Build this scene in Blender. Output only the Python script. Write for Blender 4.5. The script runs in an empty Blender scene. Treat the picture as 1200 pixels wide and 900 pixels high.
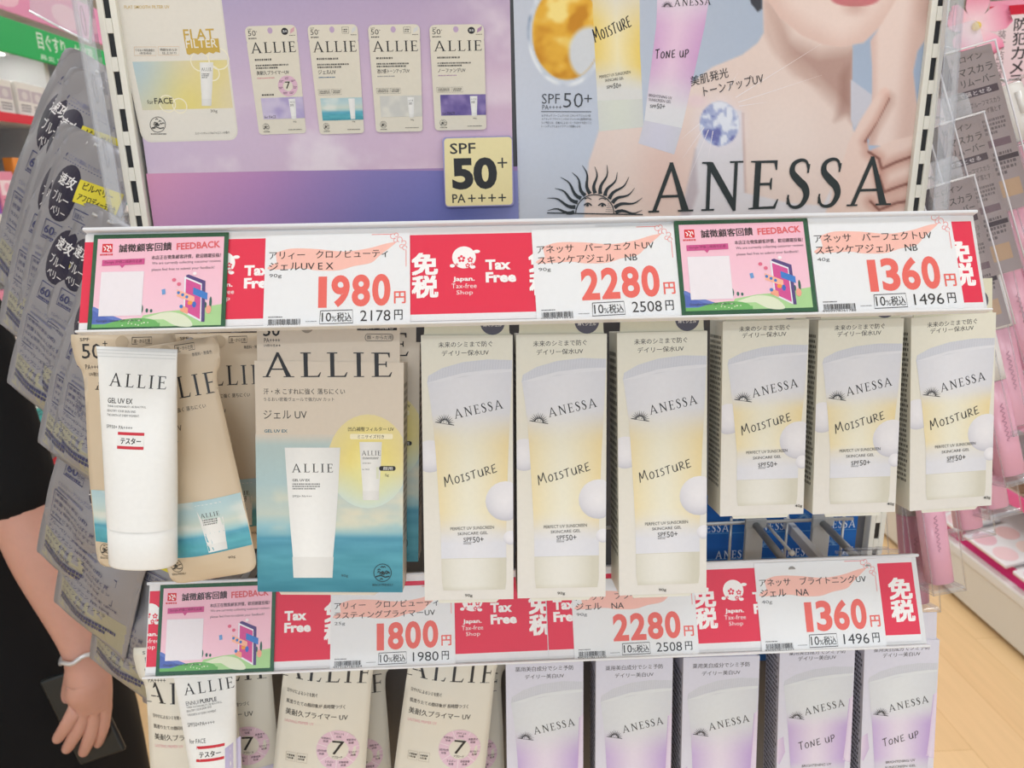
import bpy, bmesh, math, random
import numpy as np
from mathutils import Vector, Matrix

SC = bpy.context.scene
COL = SC.collection
rnd = random.Random(7)

# ---------------------------------------------------------------- camera
F = 870.0                                   # focal length in pixels of the 1200 x 900 frame
CAM = Vector((0.0, -0.62, 1.42))
# world axes as the lens sees them (right, down, forward)
_dn = Vector((0.022, 1.0, 0.277)).normalized()
_xr = Vector((1.0, -0.031, 0.033)); _xr = (_xr - _dn * _xr.dot(_dn)).normalized()
_yf = _xr.cross(_dn).normalized()
def cam2world(d):
    d = Vector(d)
    return Vector((d.dot(_xr), d.dot(_yf), -d.dot(_dn)))
cd = bpy.data.cameras.new('camera'); cam = bpy.data.objects.new('camera', cd); COL.objects.link(cam)
cd.sensor_fit = 'HORIZONTAL'; cd.sensor_width = 36.0; cd.lens = 36.0 * F / 1200.0
cd.clip_start = 0.01; cd.clip_end = 60
r_, u_, f_ = cam2world((1, 0, 0)), cam2world((0, -1, 0)), cam2world((0, 0, 1))
cam.matrix_world = Matrix(((r_.x, u_.x, -f_.x, CAM.x), (r_.y, u_.y, -f_.y, CAM.y), (r_.z, u_.z, -f_.z, CAM.z), (0, 0, 0, 1)))
SC.camera = cam
cd.dof.use_dof = True; cd.dof.focus_distance = 0.50; cd.dof.aperture_fstop = 13.0

# ---------------------------------------------------------------- light and exposure
SC.view_settings.view_transform = 'Standard'; SC.view_settings.look = 'None'
SC.view_settings.gamma = 1.0; SC.view_settings.use_curve_mapping = False
SC.view_settings.exposure = 0.60
SC.cycles.transparent_max_bounces = 40
W = bpy.data.worlds.new('store_daylight'); SC.world = W; W.use_nodes = True
W.node_tree.nodes['Background'].inputs[0].default_value = (0.82, 0.91, 1.0, 1)
W.node_tree.nodes['Background'].inputs[1].default_value = 0.80
def area(name, loc, size, power, rot=(0, 0, 0), col=(0.93, 0.97, 1.0)):
    l = bpy.data.lights.new(name, 'AREA'); l.shape = 'RECTANGLE'; l.size, l.size_y = size; l.energy = power; l.color = col
    o = bpy.data.objects.new(name, l); COL.objects.link(o); o.location = loc; o.rotation_euler = rot; return o
# the shop's rows of ceiling lamps
for x_, y_, p_ in ((-0.9, -0.5, 5.0), (0.9, -0.5, 5.0), (0.0, -3.4, 30), (-1.7, 1.2, 16), (1.7, 1.2, 16), (0, 3.2, 26)):
    area('ceiling_lamp_light', (x_, y_, 2.62), (1.2, 0.35), p_)

# ---------------------------------------------------------------- pixel rays
def ray(px, py):
    return cam2world(((px - 600.0) / F, (py - 450.0) / F, 1.0))
def at(px, py, Y):
    d = ray(px, py); return CAM + d * ((Y - CAM.y) / d.y)
def at_floor(px, py, z=0.0):
    d = ray(px, py); return CAM + d * ((z - CAM.z) / d.z)

class Plane:
    """A plane through the point seen at a pixel at depth Y; tilt > 0 leans to face upward, yaw > 0 turns to face right."""
    def __init__(s, px, py, Y, tilt=0.0, yaw=0.0, off=0.0):
        t, w = math.radians(tilt), math.radians(yaw)
        s.n = Vector((math.sin(w) * math.cos(t), -math.cos(w) * math.cos(t), math.sin(t)))
        s.p = at(px, py, Y) + s.n * off
    def hit(s, px, py):
        d = ray(px, py); return CAM + d * ((s.p - CAM).dot(s.n) / d.dot(s.n))
class Fit:
    """The rigid rectangle on a plane that shows as the given corner pixels TL, TR, BR, BL."""
    def __init__(s, quad, plane, off=0.0):
        P = Plane.__new__(Plane); P.n = plane.n; P.p = plane.p + plane.n * off
        tl, tr, br, bl = [P.hit(*q) for q in quad]
        s.P = P; c = (tl + tr + br + bl) / 4
        ex = ((tr - tl) + (br - bl)).normalized(); ey = P.n.cross(ex).normalized()
        s.w = ((tr - tl).length + (br - bl).length) / 2; s.h = ((tl - bl).dot(ey) + (tr - br).dot(ey)) / 2
        s.M = Matrix(((ex.x, ey.x, P.n.x, c.x), (ex.y, ey.y, P.n.y, c.y), (ex.z, ey.z, P.n.z, c.z), (0, 0, 0, 1)))
        s.Mi = s.M.inverted()
    def L(s, px, py, z=0.0):
        P = Plane.__new__(Plane); P.n = s.P.n; P.p = s.P.p + s.P.n * z
        v = s.Mi @ P.hit(px, py); return v.x, v.y

# ---------------------------------------------------------------- colour
def lin(c):
    a = np.asarray(c, float) / 255.0
    return np.where(a <= 0.04045, a / 12.92, ((a + 0.055) / 1.055) ** 2.4)

# ---------------------------------------------------------------- materials
MATS = {}
def _mat(name):
    m = bpy.data.materials.new(name); m.use_nodes = True; MATS[name] = m
    return m, m.node_tree, m.node_tree.nodes['Principled BSDF']
def vmat(name, rough=0.5, metal=0.0, coat=0.0, bump=0.0, bscale=300.0, spec=0.5, sub=0.0, vary=0.03):
    """Colour from the mesh's own print, with a faint procedural variation and optional fine bump."""
    m, nt, b = _mat(name)
    a = nt.nodes.new('ShaderNodeAttribute'); a.attribute_name = 'Col'
    tc = nt.nodes.new('ShaderNodeTexCoord')
    n = nt.nodes.new('ShaderNodeTexNoise'); n.inputs['Scale'].default_value = bscale; n.inputs['Detail'].default_value = 2
    nt.links.new(tc.outputs['Object'], n.inputs['Vector'])
    mr = nt.nodes.new('ShaderNodeMapRange'); mr.inputs[3].default_value = 1 - vary; mr.inputs[4].default_value = 1 + vary
    nt.links.new(n.outputs['Fac'], mr.inputs[0])
    mx = nt.nodes.new('ShaderNodeVectorMath'); mx.operation = 'SCALE'
    nt.links.new(a.outputs['Color'], mx.inputs[0]); nt.links.new(mr.outputs[0], mx.inputs['Scale'])
    nt.links.new(mx.outputs[0], b.inputs['Base Color'])
    b.inputs['Roughness'].default_value = rough; b.inputs['Metallic'].default_value = metal
    b.inputs['Coat Weight'].default_value = coat; b.inputs['Coat Roughness'].default_value = 0.15
    b.inputs['Specular IOR Level'].default_value = spec
    if sub: b.inputs['Subsurface Weight'].default_value = sub; b.inputs['Subsurface Scale'].default_value = 0.01
    if bump:
        bp = nt.nodes.new('ShaderNodeBump'); bp.inputs['Strength'].default_value = bump; bp.inputs['Distance'].default_value = 0.001
        nt.links.new(n.outputs['Fac'], bp.inputs['Height']); nt.links.new(bp.outputs[0], b.inputs['Normal'])
    return m
paper = vmat('printed_paper', 0.55, spec=0.3)
card_m = vmat('printed_carton', 0.42, spec=0.4)
film = vmat('printed_film', 0.38, bump=0.12, bscale=60)
foil = vmat('silver_foil_print', 0.36, metal=0.35, bump=0.25, bscale=45)
plas = vmat('moulded_plastic', 0.28, spec=0.5)
steel = vmat('painted_steel', 0.4, spec=0.5)
grey_m = vmat('zinc_wire', 0.35, metal=0.5)
cloth = vmat('black_cloth', 0.85, spec=0.2, bump=0.2, bscale=600)
skin_m = vmat('skin', 0.5, sub=0.15, vary=0.05, bscale=80)
far_m = vmat('packaging', 0.5)
def clear(name, tint=(1, 1, 1), gloss=1.0, rough=0.04, white=0.0):
    """Clear plastic sheet: see-through with a Fresnel shine, optionally a little milky."""
    m = bpy.data.materials.new(name); m.use_nodes = True; nt = m.node_tree; nt.nodes.clear()
    o = nt.nodes.new('ShaderNodeOutputMaterial'); t = nt.nodes.new('ShaderNodeBsdfTransparent'); t.inputs[0].default_value = (*tint, 1)
    g = nt.nodes.new('ShaderNodeBsdfGlossy'); g.inputs['Roughness'].default_value = rough
    fr = nt.nodes.new('ShaderNodeFresnel'); fr.inputs[0].default_value = 1.45
    mu = nt.nodes.new('ShaderNodeMath'); mu.operation = 'MULTIPLY'; mu.inputs[1].default_value = gloss
    ge = nt.nodes.new('ShaderNodeNewGeometry'); fb_ = nt.nodes.new('ShaderNodeMath'); fb_.operation = 'SUBTRACT'; fb_.inputs[0].default_value = 1.0
    nt.links.new(ge.outputs['Backfacing'], fb_.inputs[1]); m0 = nt.nodes.new('ShaderNodeMath'); m0.operation = 'MULTIPLY'
    nt.links.new(fr.outputs[0], m0.inputs[0]); nt.links.new(fb_.outputs[0], m0.inputs[1]); nt.links.new(m0.outputs[0], mu.inputs[0])
    mx = nt.nodes.new('ShaderNodeMixShader'); nt.links.new(mu.outputs[0], mx.inputs[0])
    src = t
    if white:
        d = nt.nodes.new('ShaderNodeBsdfDiffuse'); d.inputs[0].default_value = (0.85, 0.87, 0.9, 1)
        m2 = nt.nodes.new('ShaderNodeMixShader'); m2.inputs[0].default_value = white
        nt.links.new(t.outputs[0], m2.inputs[1]); nt.links.new(d.outputs[0], m2.inputs[2]); src = m2
    nt.links.new(src.outputs[0], mx.inputs[1]); nt.links.new(g.outputs[0], mx.inputs[2])
    nt.links.new(mx.outputs[0], o.inputs[0]); MATS[name] = m; return m
clear_m = clear('clear_plastic')
clear_edge = clear('clear_plastic_edge', (0.9, 0.9, 0.92), 1.6, 0.08, 0.12)
milky_m = clear('milky_acrylic', (0.95, 0.96, 0.98), 1.0, 0.1, 0.2)
def emit(name, col, s):
    m = bpy.data.materials.new(name); m.use_nodes = True; nt = m.node_tree; nt.nodes.clear()
    o = nt.nodes.new('ShaderNodeOutputMaterial'); e = nt.nodes.new('ShaderNodeEmission')
    e.inputs[0].default_value = (*lin(col), 1); e.inputs[1].default_value = s; nt.links.new(e.outputs[0], o.inputs[0]); return m

# ---------------------------------------------------------------- objects
def tag(o, label, cat, group=None, kind=None):
    if label: o['label'] = label
    if cat: o['category'] = cat
    if group: o['group'] = group
    if kind: o['kind'] = kind
    return o
def thing(name, label, cat, M, group=None):
    o = bpy.data.objects.new(name, None); COL.objects.link(o); o.matrix_world = M; o.empty_display_size = 0.02
    return tag(o, label, cat, group)
def dup(root, M, label=None, group=None):
    r = root.copy(); COL.objects.link(r); r.matrix_world = M
    if label: r['label'] = label
    if group: r['group'] = group
    for ch in list(root.children):
        c = ch.copy(); COL.objects.link(c); c.parent = r
        for g in list(ch.children):
            d = g.copy(); COL.objects.link(d); d.parent = c
    return r

# ---------------------------------------------------------------- lettering
_tc = {}
def text_geo(s, bold=0.0, res=2):
    k = (s, bold, res)
    if k not in _tc:
        c = bpy.data.curves.new('lettering', 'FONT'); c.body = s; c.resolution_u = res; c.offset = bold
        o = bpy.data.objects.new('lettering', c); COL.objects.link(o)
        m = bpy.data.meshes.new_from_object(o.evaluated_get(bpy.context.evaluated_depsgraph_get()))
        v = np.array([(p.co.x, p.co.y) for p in m.vertices]); f = [tuple(p.vertices) for p in m.polygons]
        bpy.data.objects.remove(o); bpy.data.curves.remove(c); bpy.data.meshes.remove(m)
        lo, hi = v.min(0), v.max(0); _tc[k] = ((v - lo) / (hi - lo), f)
    return _tc[k]
def arc(cx, cy, rx, ry, a0, a1, n):
    return [(cx + rx * math.cos(math.radians(a0 + (a1 - a0) * i / n)), cy + ry * math.sin(math.radians(a0 + (a1 - a0) * i / n))) for i in range(n + 1)]
def catmull(p, n=6):
    p = [np.array(q, float) for q in p]; q = [p[0] * 2 - p[1]] + p + [p[-1] * 2 - p[-2]]; out = []
    for i in range(1, len(q) - 2):
        a, b, c, d = q[i - 1:i + 3]
        for k in range(n):
            t = k / n; out.append(0.5 * (2 * b + (c - a) * t + (2 * a - 5 * b + 4 * c - d) * t * t + (3 * b - a - 3 * c + d) * t ** 3))
    out.append(p[-1]); return [tuple(x) for x in out]
def _sv(a, b, y=0.0, t=0.038): return [(a, y), (b, y), (b, y + t), (a, y + t)]
GLY = {
 'A': (0.96, [[(.42, 1.02), (.50, 1.02), (.90, 0), (.73, 0)], [(.05, 0), (.14, 0), (.49, .9), (.43, 1.0)], [(.2, .30), (.70, .30), (.68, .355), (.22, .355)], _sv(-.03, .22), _sv(.64, .99)]),
 'L': (0.62, [[(.10, 0), (.235, 0), (.235, 1), (.10, 1)], _sv(0, .34, .97), [(0, 0), (.60, 0), (.66, .2), (.63, .2), (.55, .055), (.235, .05), (0, .03)]]),
 'I': (0.34, [[(.10, 0), (.235, 0), (.235, 1), (.10, 1)], _sv(0, .335, .97), _sv(0, .335)]),
 'E': (0.66, [[(.10, 0), (.235, 0), (.235, 1), (.10, 1)], [(0, 1), (.60, 1), (.60, .8), (.57, .8), (.53, .945), (.235, .95), (0, .97)],
              [(.235, .49), (.45, .49), (.47, .4), (.5, .4), (.5, .64), (.47, .64), (.45, .545), (.235, .545)],
              [(0, 0), (.61, 0), (.67, .2), (.64, .2), (.56, .055), (.235, .05), (0, .03)]]),
 'N': (0.90, [[(.12, 0), (.205, 0), (.205, .98), (.12, 1)], [(.07, 1), (.24, 1), (.80, .14), (.80, -.02), (.74, -.02)], [(.725, .05), (.80, .05), (.80, 1), (.725, 1)], _sv(.02, .31), _sv(0, .2, .97), _sv(.62, .92, .97)]),
}
def _ribbon(pts, ws):
    L, R = [], []
    for i, p in enumerate(pts):
        a, b = pts[max(0, i - 1)], pts[min(len(pts) - 1, i + 1)]
        dx, dy = b[0] - a[0], b[1] - a[1]; l = math.hypot(dx, dy) or 1
        w = ws[i] / 2; L.append((p[0] - dy / l * w, p[1] + dx / l * w)); R.append((p[0] + dy / l * w, p[1] - dx / l * w))
    return L, R
_s = catmull([(.46, .80), (.40, .95), (.27, .985), (.12, .91), (.10, .74), (.25, .57), (.40, .43), (.45, .25), (.36, .07), (.22, .015), (.09, .06), (.03, .22)], 5)
_sw = [0.05 + 0.115 * math.exp(-((i / (len(_s) - 1) - .5) / .24) ** 2) for i in range(len(_s))]
SCRIPT = {
 'M': (0.95, [[(0, 0), (.18, .95)], [(.18, .95), (.30, .30), (.36, .35), (.72, 1.05)], [(.72, 1.05), (.74, .5), (.82, .02)]]),
 'O': (0.55, [catmull([(.30, .85), (.08, .62), (.06, .2), (.25, .05), (.45, .3), (.44, .7), (.26, .86)], 4)]),
 'I': (0.34, [[(.18, .8), (.14, .05)], [(.02, .82), (.32, .84)], [(.0, .05), (.28, .07)]]),
 'S': (0.46, [catmull([(.42, .82), (.2, .84), (.12, .62), (.34, .42), (.32, .12), (.02, .05)], 4)]),
 'T': (0.60, [[(.0, .88), (.58, .96)], [(.30, .92), (.22, .02)]]),
 'U': (0.58, [catmull([(.08, .85), (.06, .3), (.2, .05), (.42, .2), (.5, .86)], 4), [(.5, .86), (.5, .05)]]),
 'R': (0.58, [[(.12, .85), (.08, .0)], catmull([(.02, .88), (.35, .93), (.46, .7), (.3, .48), (.1, .42)], 4), [(.18, .42), (.54, .05)]]),
 'E': (0.55, [[(.12, .9), (.08, .04)], [(.1, .9), (.5, .98)], [(.1, .48), (.42, .54)], [(.06, .04), (.5, .12)]]),
 'N': (0.66, [[(.06, .0), (.12, .88)], [(.12, .88), (.46, .08)], [(.46, .08), (.58, .98)]]),
 'P': (0.55, [[(.14, .88), (.06, -.05)], catmull([(.04, .86), (.38, .95), (.5, .72), (.32, .46), (.1, .42)], 4)]),
 ' ': (0.30, []),
}
def poly_sd(X, Y, pts):
    """Signed distance to a polygon, negative inside."""
    d = np.full(X.shape, 1e9); ins = np.zeros(X.shape, bool); n = len(pts)
    for i in range(n):
        (ax, ay), (bx, by) = pts[i], pts[(i + 1) % n]
        ex, ey = bx - ax, by - ay; L = ex * ex + ey * ey + 1e-12
        t = np.clip(((X - ax) * ex + (Y - ay) * ey) / L, 0, 1)
        d = np.minimum(d, (X - ax - t * ex) ** 2 + (Y - ay - t * ey) ** 2)
        c = ((ay > Y) != (by > Y)); 
        with np.errstate(divide='ignore', invalid='ignore'):
            xi = ax + (Y - ay) * ex / (ey if abs(ey) > 1e-12 else 1e-12)
        ins ^= c & (X < xi)
    d = np.sqrt(d); return np.where(ins, -d, d)
def vnoise(X, Y, s, seed=0, oct=3):
    out = np.zeros(X.shape); amp = 1; tot = 0
    for o in range(oct):
        r = np.random.RandomState(seed + o * 17).rand(64, 64); x, y = X / s * 2 ** o, Y / s * 2 ** o
        xi, yi = np.floor(x).astype(int), np.floor(y).astype(int); fx, fy = x - xi, y - yi
        fx, fy = fx * fx * (3 - 2 * fx), fy * fy * (3 - 2 * fy)
        g = lambda i, j: r[(yi + j) % 64, (xi + i) % 64]
        out += amp * ((g(0, 0) * (1 - fx) + g(1, 0) * fx) * (1 - fy) + (g(0, 1) * (1 - fx) + g(1, 1) * fx) * fy); tot += amp; amp *= .5
    return out / tot

BLACK = (38, 38, 42)
class B:
    """Builds ONE mesh with its colours. Print calls take design coordinates (y down) through s.map and lie on the surface s.warp."""
    def __init__(s, map=None, warp=None, iso=False, z0=0.00004):
        s.v, s.f, s.c, s.sm = [], [], [], []
        s.map, s.warp, s.iso, s.z = map, warp, iso, z0
        s.clip = None
    # ---- solid shapes, local metres
    def add(s, v, f, col, smooth=False):
        k = len(s.v); s.v += [tuple(p) for p in v]
        col = np.asarray(col, float)
        if col.ndim == 1: s.c += [lin(col)] * len(v)
        else: s.c += list(lin(col))
        s.f += [tuple(i + k for i in q) for q in f]; s.sm += [smooth] * len(f)
        return s
    def box(s, x0, x1, y0, y1, z0, z1, col, bev=0.0, M=None, seg=2):
        bm = bmesh.new(); bmesh.ops.create_cube(bm, size=1)
        for v in bm.verts: v.co = Vector((x0 + (v.co.x + .5) * (x1 - x0), y0 + (v.co.y + .5) * (y1 - y0), z0 + (v.co.z + .5) * (z1 - z0)))
        if bev: bmesh.ops.bevel(bm, geom=bm.edges[:], offset=bev, segments=seg, affect='EDGES', profile=0.5)
        bm.verts.ensure_lookup_table()
        s.add([(M @ v.co) if M else v.co for v in bm.verts], [[v.index for v in f.verts] for f in bm.faces], col); bm.free(); return s
    def prism(s, pts, z0, z1, col, smooth=False):
        """Outline (counter-clockwise, local x,y) with thickness."""
        n = len(pts); v = [(x, y, z0) for x, y in pts] + [(x, y, z1) for x, y in pts]
        f = [tuple(range(n, 2 * n)), tuple(range(n - 1, -1, -1))] + [(i, (i + 1) % n, n + (i + 1) % n, n + i) for i in range(n)]
        return s.add(v, f, col, smooth)
    def tube(s, path, r, col, n=10, cap=True, smooth=True):
        path = [Vector(p) for p in path]; rs = r if isinstance(r, (list, tuple)) else [r] * len(path)
        up = None; V = []
        for i, p in enumerate(path):
            d = (path[min(i + 1, len(path) - 1)] - path[max(i - 1, 0)]).normalized()
            if up is None: up = d.orthogonal().normalized()
            up = (up - d * up.dot(d)).normalized(); w = d.cross(up)
            V += [p + (up * math.cos(2 * math.pi * k / n) + w * math.sin(2 * math.pi * k / n)) * rs[i] for k in range(n)]
        f = [(i * n + k, i * n + (k + 1) % n, (i + 1) * n + (k + 1) % n, (i + 1) * n + k) for i in range(len(path) - 1) for k in range(n)]
        s.add(V, f, col, smooth)
        if cap:
            k = len(s.v) - len(V); m = len(path)
            s.f += [tuple(k + j for j in range(n - 1, -1, -1)), tuple(k + (m - 1) * n + j for j in range(n))]; s.sm += [False, False]
        return s
    def loft(s, rings, col, cap=(True, True), smooth=True):
        n = len(rings[0]); V = [p for r in rings for p in r]
        f = [(i * n + k, i * n + (k + 1) % n, (i + 1) * n + (k + 1) % n, (i + 1) * n + k) for i in range(len(rings) - 1) for k in range(n)]
        k = len(s.v); s.add(V, f, col, smooth); m = len(rings)
        if cap[0]: s.f.append(tuple(k + j for j in range(n - 1, -1, -1))); s.sm.append(False)
        if cap[1]: s.f.append(tuple(k + (m - 1) * n + j for j in range(n))); s.sm.append(False)
        return s
    def ball(s, c, r, col, n=12, sc=(1, 1, 1)):
        V = []; m = n // 2
        rings = [[(c[0] + r * sc[0] * math.sin(math.pi * (i + .02) / (m + .04)) * math.cos(2 * math.pi * k / n), c[1] + r * sc[1] * math.sin(math.pi * (i + .02) / (m + .04)) * math.sin(2 * math.pi * k / n),
                   c[2] + r * sc[2] * math.cos(math.pi * (i + .02) / (m + .04))) for k in range(n)] for i in range(m + 1)]
        return s.loft(rings[::-1], col)
    # ---- print
    def unit(s, x, y):
        a, b = s.map(x, y), s.map(x + 1, y); return math.hypot(b[0] - a[0], b[1] - a[1])
    def put(s, pts, f, col, layer=True):
        pts = np.asarray(pts, float)
        if layer: s.z += 4e-6
        if s.clip: pts[:, 0] = np.clip(pts[:, 0], s.clip[0], s.clip[1]); pts[:, 1] = np.clip(pts[:, 1], s.clip[2], s.clip[3])
        zz = [s.z + (s.warp(x, y) if s.warp else 0.0) for x, y in pts]
        return s.add([(x, y, z) for (x, y), z in zip(pts, zz)], f, col)
    def poly(s, pts, col):
        p = [s.map(*q) for q in pts]
        a = sum(p[i][0] * p[(i + 1) % len(p)][1] - p[(i + 1) % len(p)][0] * p[i][1] for i in range(len(p)))
        if a < 0: p = p[::-1]
        n = len(p)
        if s.warp:
            c = (sum(q[0] for q in p) / n, sum(q[1] for q in p) / n); P = [c] + [(c[0] + (q[0] - c[0]) * k, c[1] + (q[1] - c[1]) * k) for k in (.35, .7, 1) for q in p]
            return s.put(P, [(0, 1 + i, 1 + (i + 1) % n) for i in range(n)] + [(1 + n * k + i, 1 + n * (k + 1) + i, 1 + n * (k + 1) + (i + 1) % n, 1 + n * k + (i + 1) % n) for k in range(2) for i in range(n)], col)
        return s.put(p, [tuple(range(n))], col)
    def rect(s, x0, y0, x1, y1, col, r=0.0, n=4):
        if not r: return s.poly([(x0, y0), (x1, y0), (x1, y1), (x0, y1)], col)
        return s.poly(arc(x1 - r, y1 - r, r, r, 0, 90, n) + arc(x0 + r, y1 - r, r, r, 90, 180, n) + arc(x0 + r, y0 + r, r, r, 180, 270, n) + arc(x1 - r, y0 + r, r, r, 270, 360, n), col)
    def ell(s, cx, cy, rx, ry, col, n=24): return s.poly(arc(cx, cy, rx, ry, 0, 360 - 360 / n, n - 1), col)
    def line(s, pts, w, col, closed=False):
        if closed: pts = list(pts) + [pts[0]]
        ws = w if isinstance(w, (list, tuple)) else [w] * len(pts)
        L, R = _ribbon(pts, ws); n = len(L); p = [s.map(*q) for q in L + R]
        return s.put(p, [(i + 1, i, n + i, n + i + 1) for i in range(n - 1)], col)
    def frame(s, x0, y0, x1, y1, w, col): return s.line([(x0, y0), (x1, y0), (x1, y1), (x0, y1), (x0, y0)], w, col)
    def _aff(s, x0, y0, x1, y1, h):
        p0 = np.array(s.map(x0, y0)); u = s.unit(x0, y0)
        if s.iso: p1 = p0 + u * np.array((x1 - x0, -(y1 - y0)))
        else: p1 = np.array(s.map(x1, y1))
        d = p1 - p0; l = np.linalg.norm(d)
        hh = h * u if s.iso else np.linalg.norm(np.array(s.map(x0, y0 - h)) - p0)
        return p0, d, np.array((-d[1], d[0])) / l * hh
    def text(s, t, x0, y0, x1, h, col=BLACK, bold=0.0, y1=None, res=2):
        """Ink box: bottom left (x0,y0), bottom right (x1,y1), height h."""
        cjk = any(ord(ch) > 0x2E80 for ch in t)
        v, f = text_geo(t, 0.0 if cjk else bold, res); p0, d, up = s._aff(x0, y0, x1, y0 if y1 is None else y1, h)
        P = p0 + v[:, :1] * d + v[:, 1:] * up
        if cjk and bold >= .01:
            dx = d / np.linalg.norm(d) * np.linalg.norm(up) * bold * .9; dy = up * bold * .7
            for q in ((-dx, dx) if bold < .018 else (-dx - dy, dx - dy, dx + dy, -dx + dy)): s.put(P + q, f, col)
            return s
        return s.put(P, f, col)
    def vtext(s, t, x0, y0, x1, y1, col, bold=0.0):
        n = len(t); hh = (y1 - y0) / n
        for i, ch in enumerate(t): s.text(ch, x0 + (x1 - x0) * (.05 if ch not in '、ー' else .3), y0 + hh * (i + .95), x1 if ch != '、' else x0 + (x1 - x0) * .5, hh * (.88 if ch not in '、' else .3), col, bold)
    def serif(s, word, x0, y0, x1, h, col=BLACK, y1=None, gap=0.2):
        W = sum((GLY[c][0] if c != 'S' else .52) for c in word) + gap * (len(word) - 1)
        p0, d, up = s._aff(x0, y0, x1, y0 if y1 is None else y1, h); x = 0; s.z += 4e-6
        for c in word:
            if c == 'S':
                L, R = _ribbon(_s, _sw); n = len(L)
                P = np.array(L + R); P = p0 + (P[:, :1] + x) / W * d + P[:, 1:] * up
                s.put(P, [(i + 1, i, n + i, n + i + 1) for i in range(n - 1)], col, False)
                for sv in ([(.43, .72), (.47, .72), (.49, .9), (.44, .9)], [(.01, .08), (.05, .08), (.06, .28), (.02, .28)]):
                    P = np.array(sv); s.put(p0 + (P[:, :1] + x) / W * d + P[:, 1:] * up, [(0, 1, 2, 3)], col)
                x += .52 + gap
            else:
                for g in GLY[c][1]:
                    P = np.array(g)
                    a = sum(P[i][0] * P[(i + 1) % len(P)][1] - P[(i + 1) % len(P)][0] * P[i][1] for i in range(len(P)))
                    if a < 0: P = P[::-1]
                    s.put(p0 + (P[:, :1] + x) / W * d + P[:, 1:] * up, [tuple(range(len(P)))], col, False); s.z += 2e-6
                x += GLY[c][0] + gap
        return s
    def script(s, word, x0, y0, x1, h, col=BLACK, y1=None, w=0.09):
        W = sum(SCRIPT[c][0] for c in word) + .12 * (len(word) - 1); p0, d, up = s._aff(x0, y0, x1, y0 if y1 is None else y1, h); x = 0
        asp = np.linalg.norm(d) / W / np.linalg.norm(up)
        s.z += 4e-6
        for k, c in enumerate(word):
            sc = 1.0 if k == 0 else .82
            for st in SCRIPT[c][1]:
                q = [((px) * asp, py) for px, py in st]; L, R = _ribbon(q, [w] * len(q)); n = len(L); P = np.array(L + R); P[:, 1] *= sc
                P = p0 + (P[:, :1] / asp + x) / W * d + P[:, 1:] * up
                s.put(P, [(i + 1, i, n + i, n + i + 1) for i in range(n - 1)], col, False); s.z += 1e-6
            x += SCRIPT[c][0] + .12
        return s
    def strip(s, Lp, Rp, nu, nv, fn):
        """Patch between a left and a right edge; fn(u, v) gives its sRGB print."""
        Lp, Rp = np.array(Lp, float), np.array(Rp, float)
        def samp(P, t):
            k = np.linspace(0, 1, len(P)); return np.interp(t, k, P[:, 0]), np.interp(t, k, P[:, 1])
        pts, cols = [], []
        for j in range(nv + 1):
            v = j / nv; (ax, ay), (bx, by) = samp(Lp, v), samp(Rp, v)
            for i in range(nu + 1):
                u = i / nu; pts.append(s.map(ax + (bx - ax) * u, ay + (by - ay) * u)); cols.append(fn(u, v))
        f = [(j * (nu + 1) + i, (j + 1) * (nu + 1) + i, (j + 1) * (nu + 1) + i + 1, j * (nu + 1) + i + 1) for j in range(nv) for i in range(nu)]
        return s.put(pts, f, np.array(cols, float))
    def paint(s, x0, y0, x1, y1, step, fn):
        """A picture printed over a rectangle; fn(X, Y) returns sRGB for design coordinates."""
        nx, ny = max(2, int((x1 - x0) / step)), max(2, int((y1 - y0) / step))
        X, Y = np.meshgrid(np.linspace(x0, x1, nx + 1), np.linspace(y0, y1, ny + 1))
        C = np.clip(np.asarray(fn(X, Y), float), 0, 255).reshape(-1, 3)
        pts = [s.map(x, y) for x, y in zip(X.ravel(), Y.ravel())]; m = nx + 1
        f = [(j * m + i, (j + 1) * m + i, (j + 1) * m + i + 1, j * m + i + 1) for j in range(ny) for i in range(nx)]
        return s.put(pts, f, C)
    def smalltext(s, x0, y0, x1, y1, rows, col, fill=0.6, seed=1):
        """Rows of tiny print, too small to read: broken dashes of ink."""
        r = random.Random(seed); hh = (y1 - y0) / rows; P, Fc = [], []
        for k in range(rows):
            x = x0; ya, yb = y0 + hh * (k + .5 - fill / 2), y0 + hh * (k + .5 + fill / 2); end = x1 - (x1 - x0) * (0 if k < rows - 1 else .35 * r.random())
            while x < end - hh * .4:
                w = min(hh * r.uniform(.35, 1.1) * fill, end - x); i = len(P)
                P += [s.map(x, ya), s.map(x, yb), s.map(x + w, yb), s.map(x + w, ya)]; Fc.append((i, i + 1, i + 2, i + 3)); x += w + hh * r.uniform(.12, .3)
        if P: s.put(P, Fc, col)
        return s
    def sun(s, cx, cy, r, col=BLACK, ang=0.0, detail=True):
        """Half sun with wavy rays and a pair of eyes."""
        ca, sa = math.cos(math.radians(ang)), math.sin(math.radians(ang))
        if s.iso:
            p0 = s.map(cx, cy); u = s.unit(cx, cy); old = s.map
            s.map = lambda x, y: (p0[0] + u * (x - cx), p0[1] - u * (y - cy))
        T = lambda x, y: (cx + r * (x * ca + y * sa), cy - r * (-x * sa + y * ca) ) if ang else (cx + r * x, cy - r * y)
        for k in range(13):
            a = math.radians(4 + k * 172 / 12); L = 0.62 if k % 2 else 0.56; n = 8 if detail else 3; pts, ws = [], []
            for i in range(n + 1):
                t = i / n; rad = .43 + L * t; wob = 0.035 * math.sin(t * 7) if detail else 0
                pts.append(T(rad * math.cos(a) - wob * math.sin(a), rad * math.sin(a) + wob * math.cos(a))); ws.append(r * ((.075 if detail else .10) * (1 - t) + .008))
            s.line(pts, ws, col)
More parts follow.
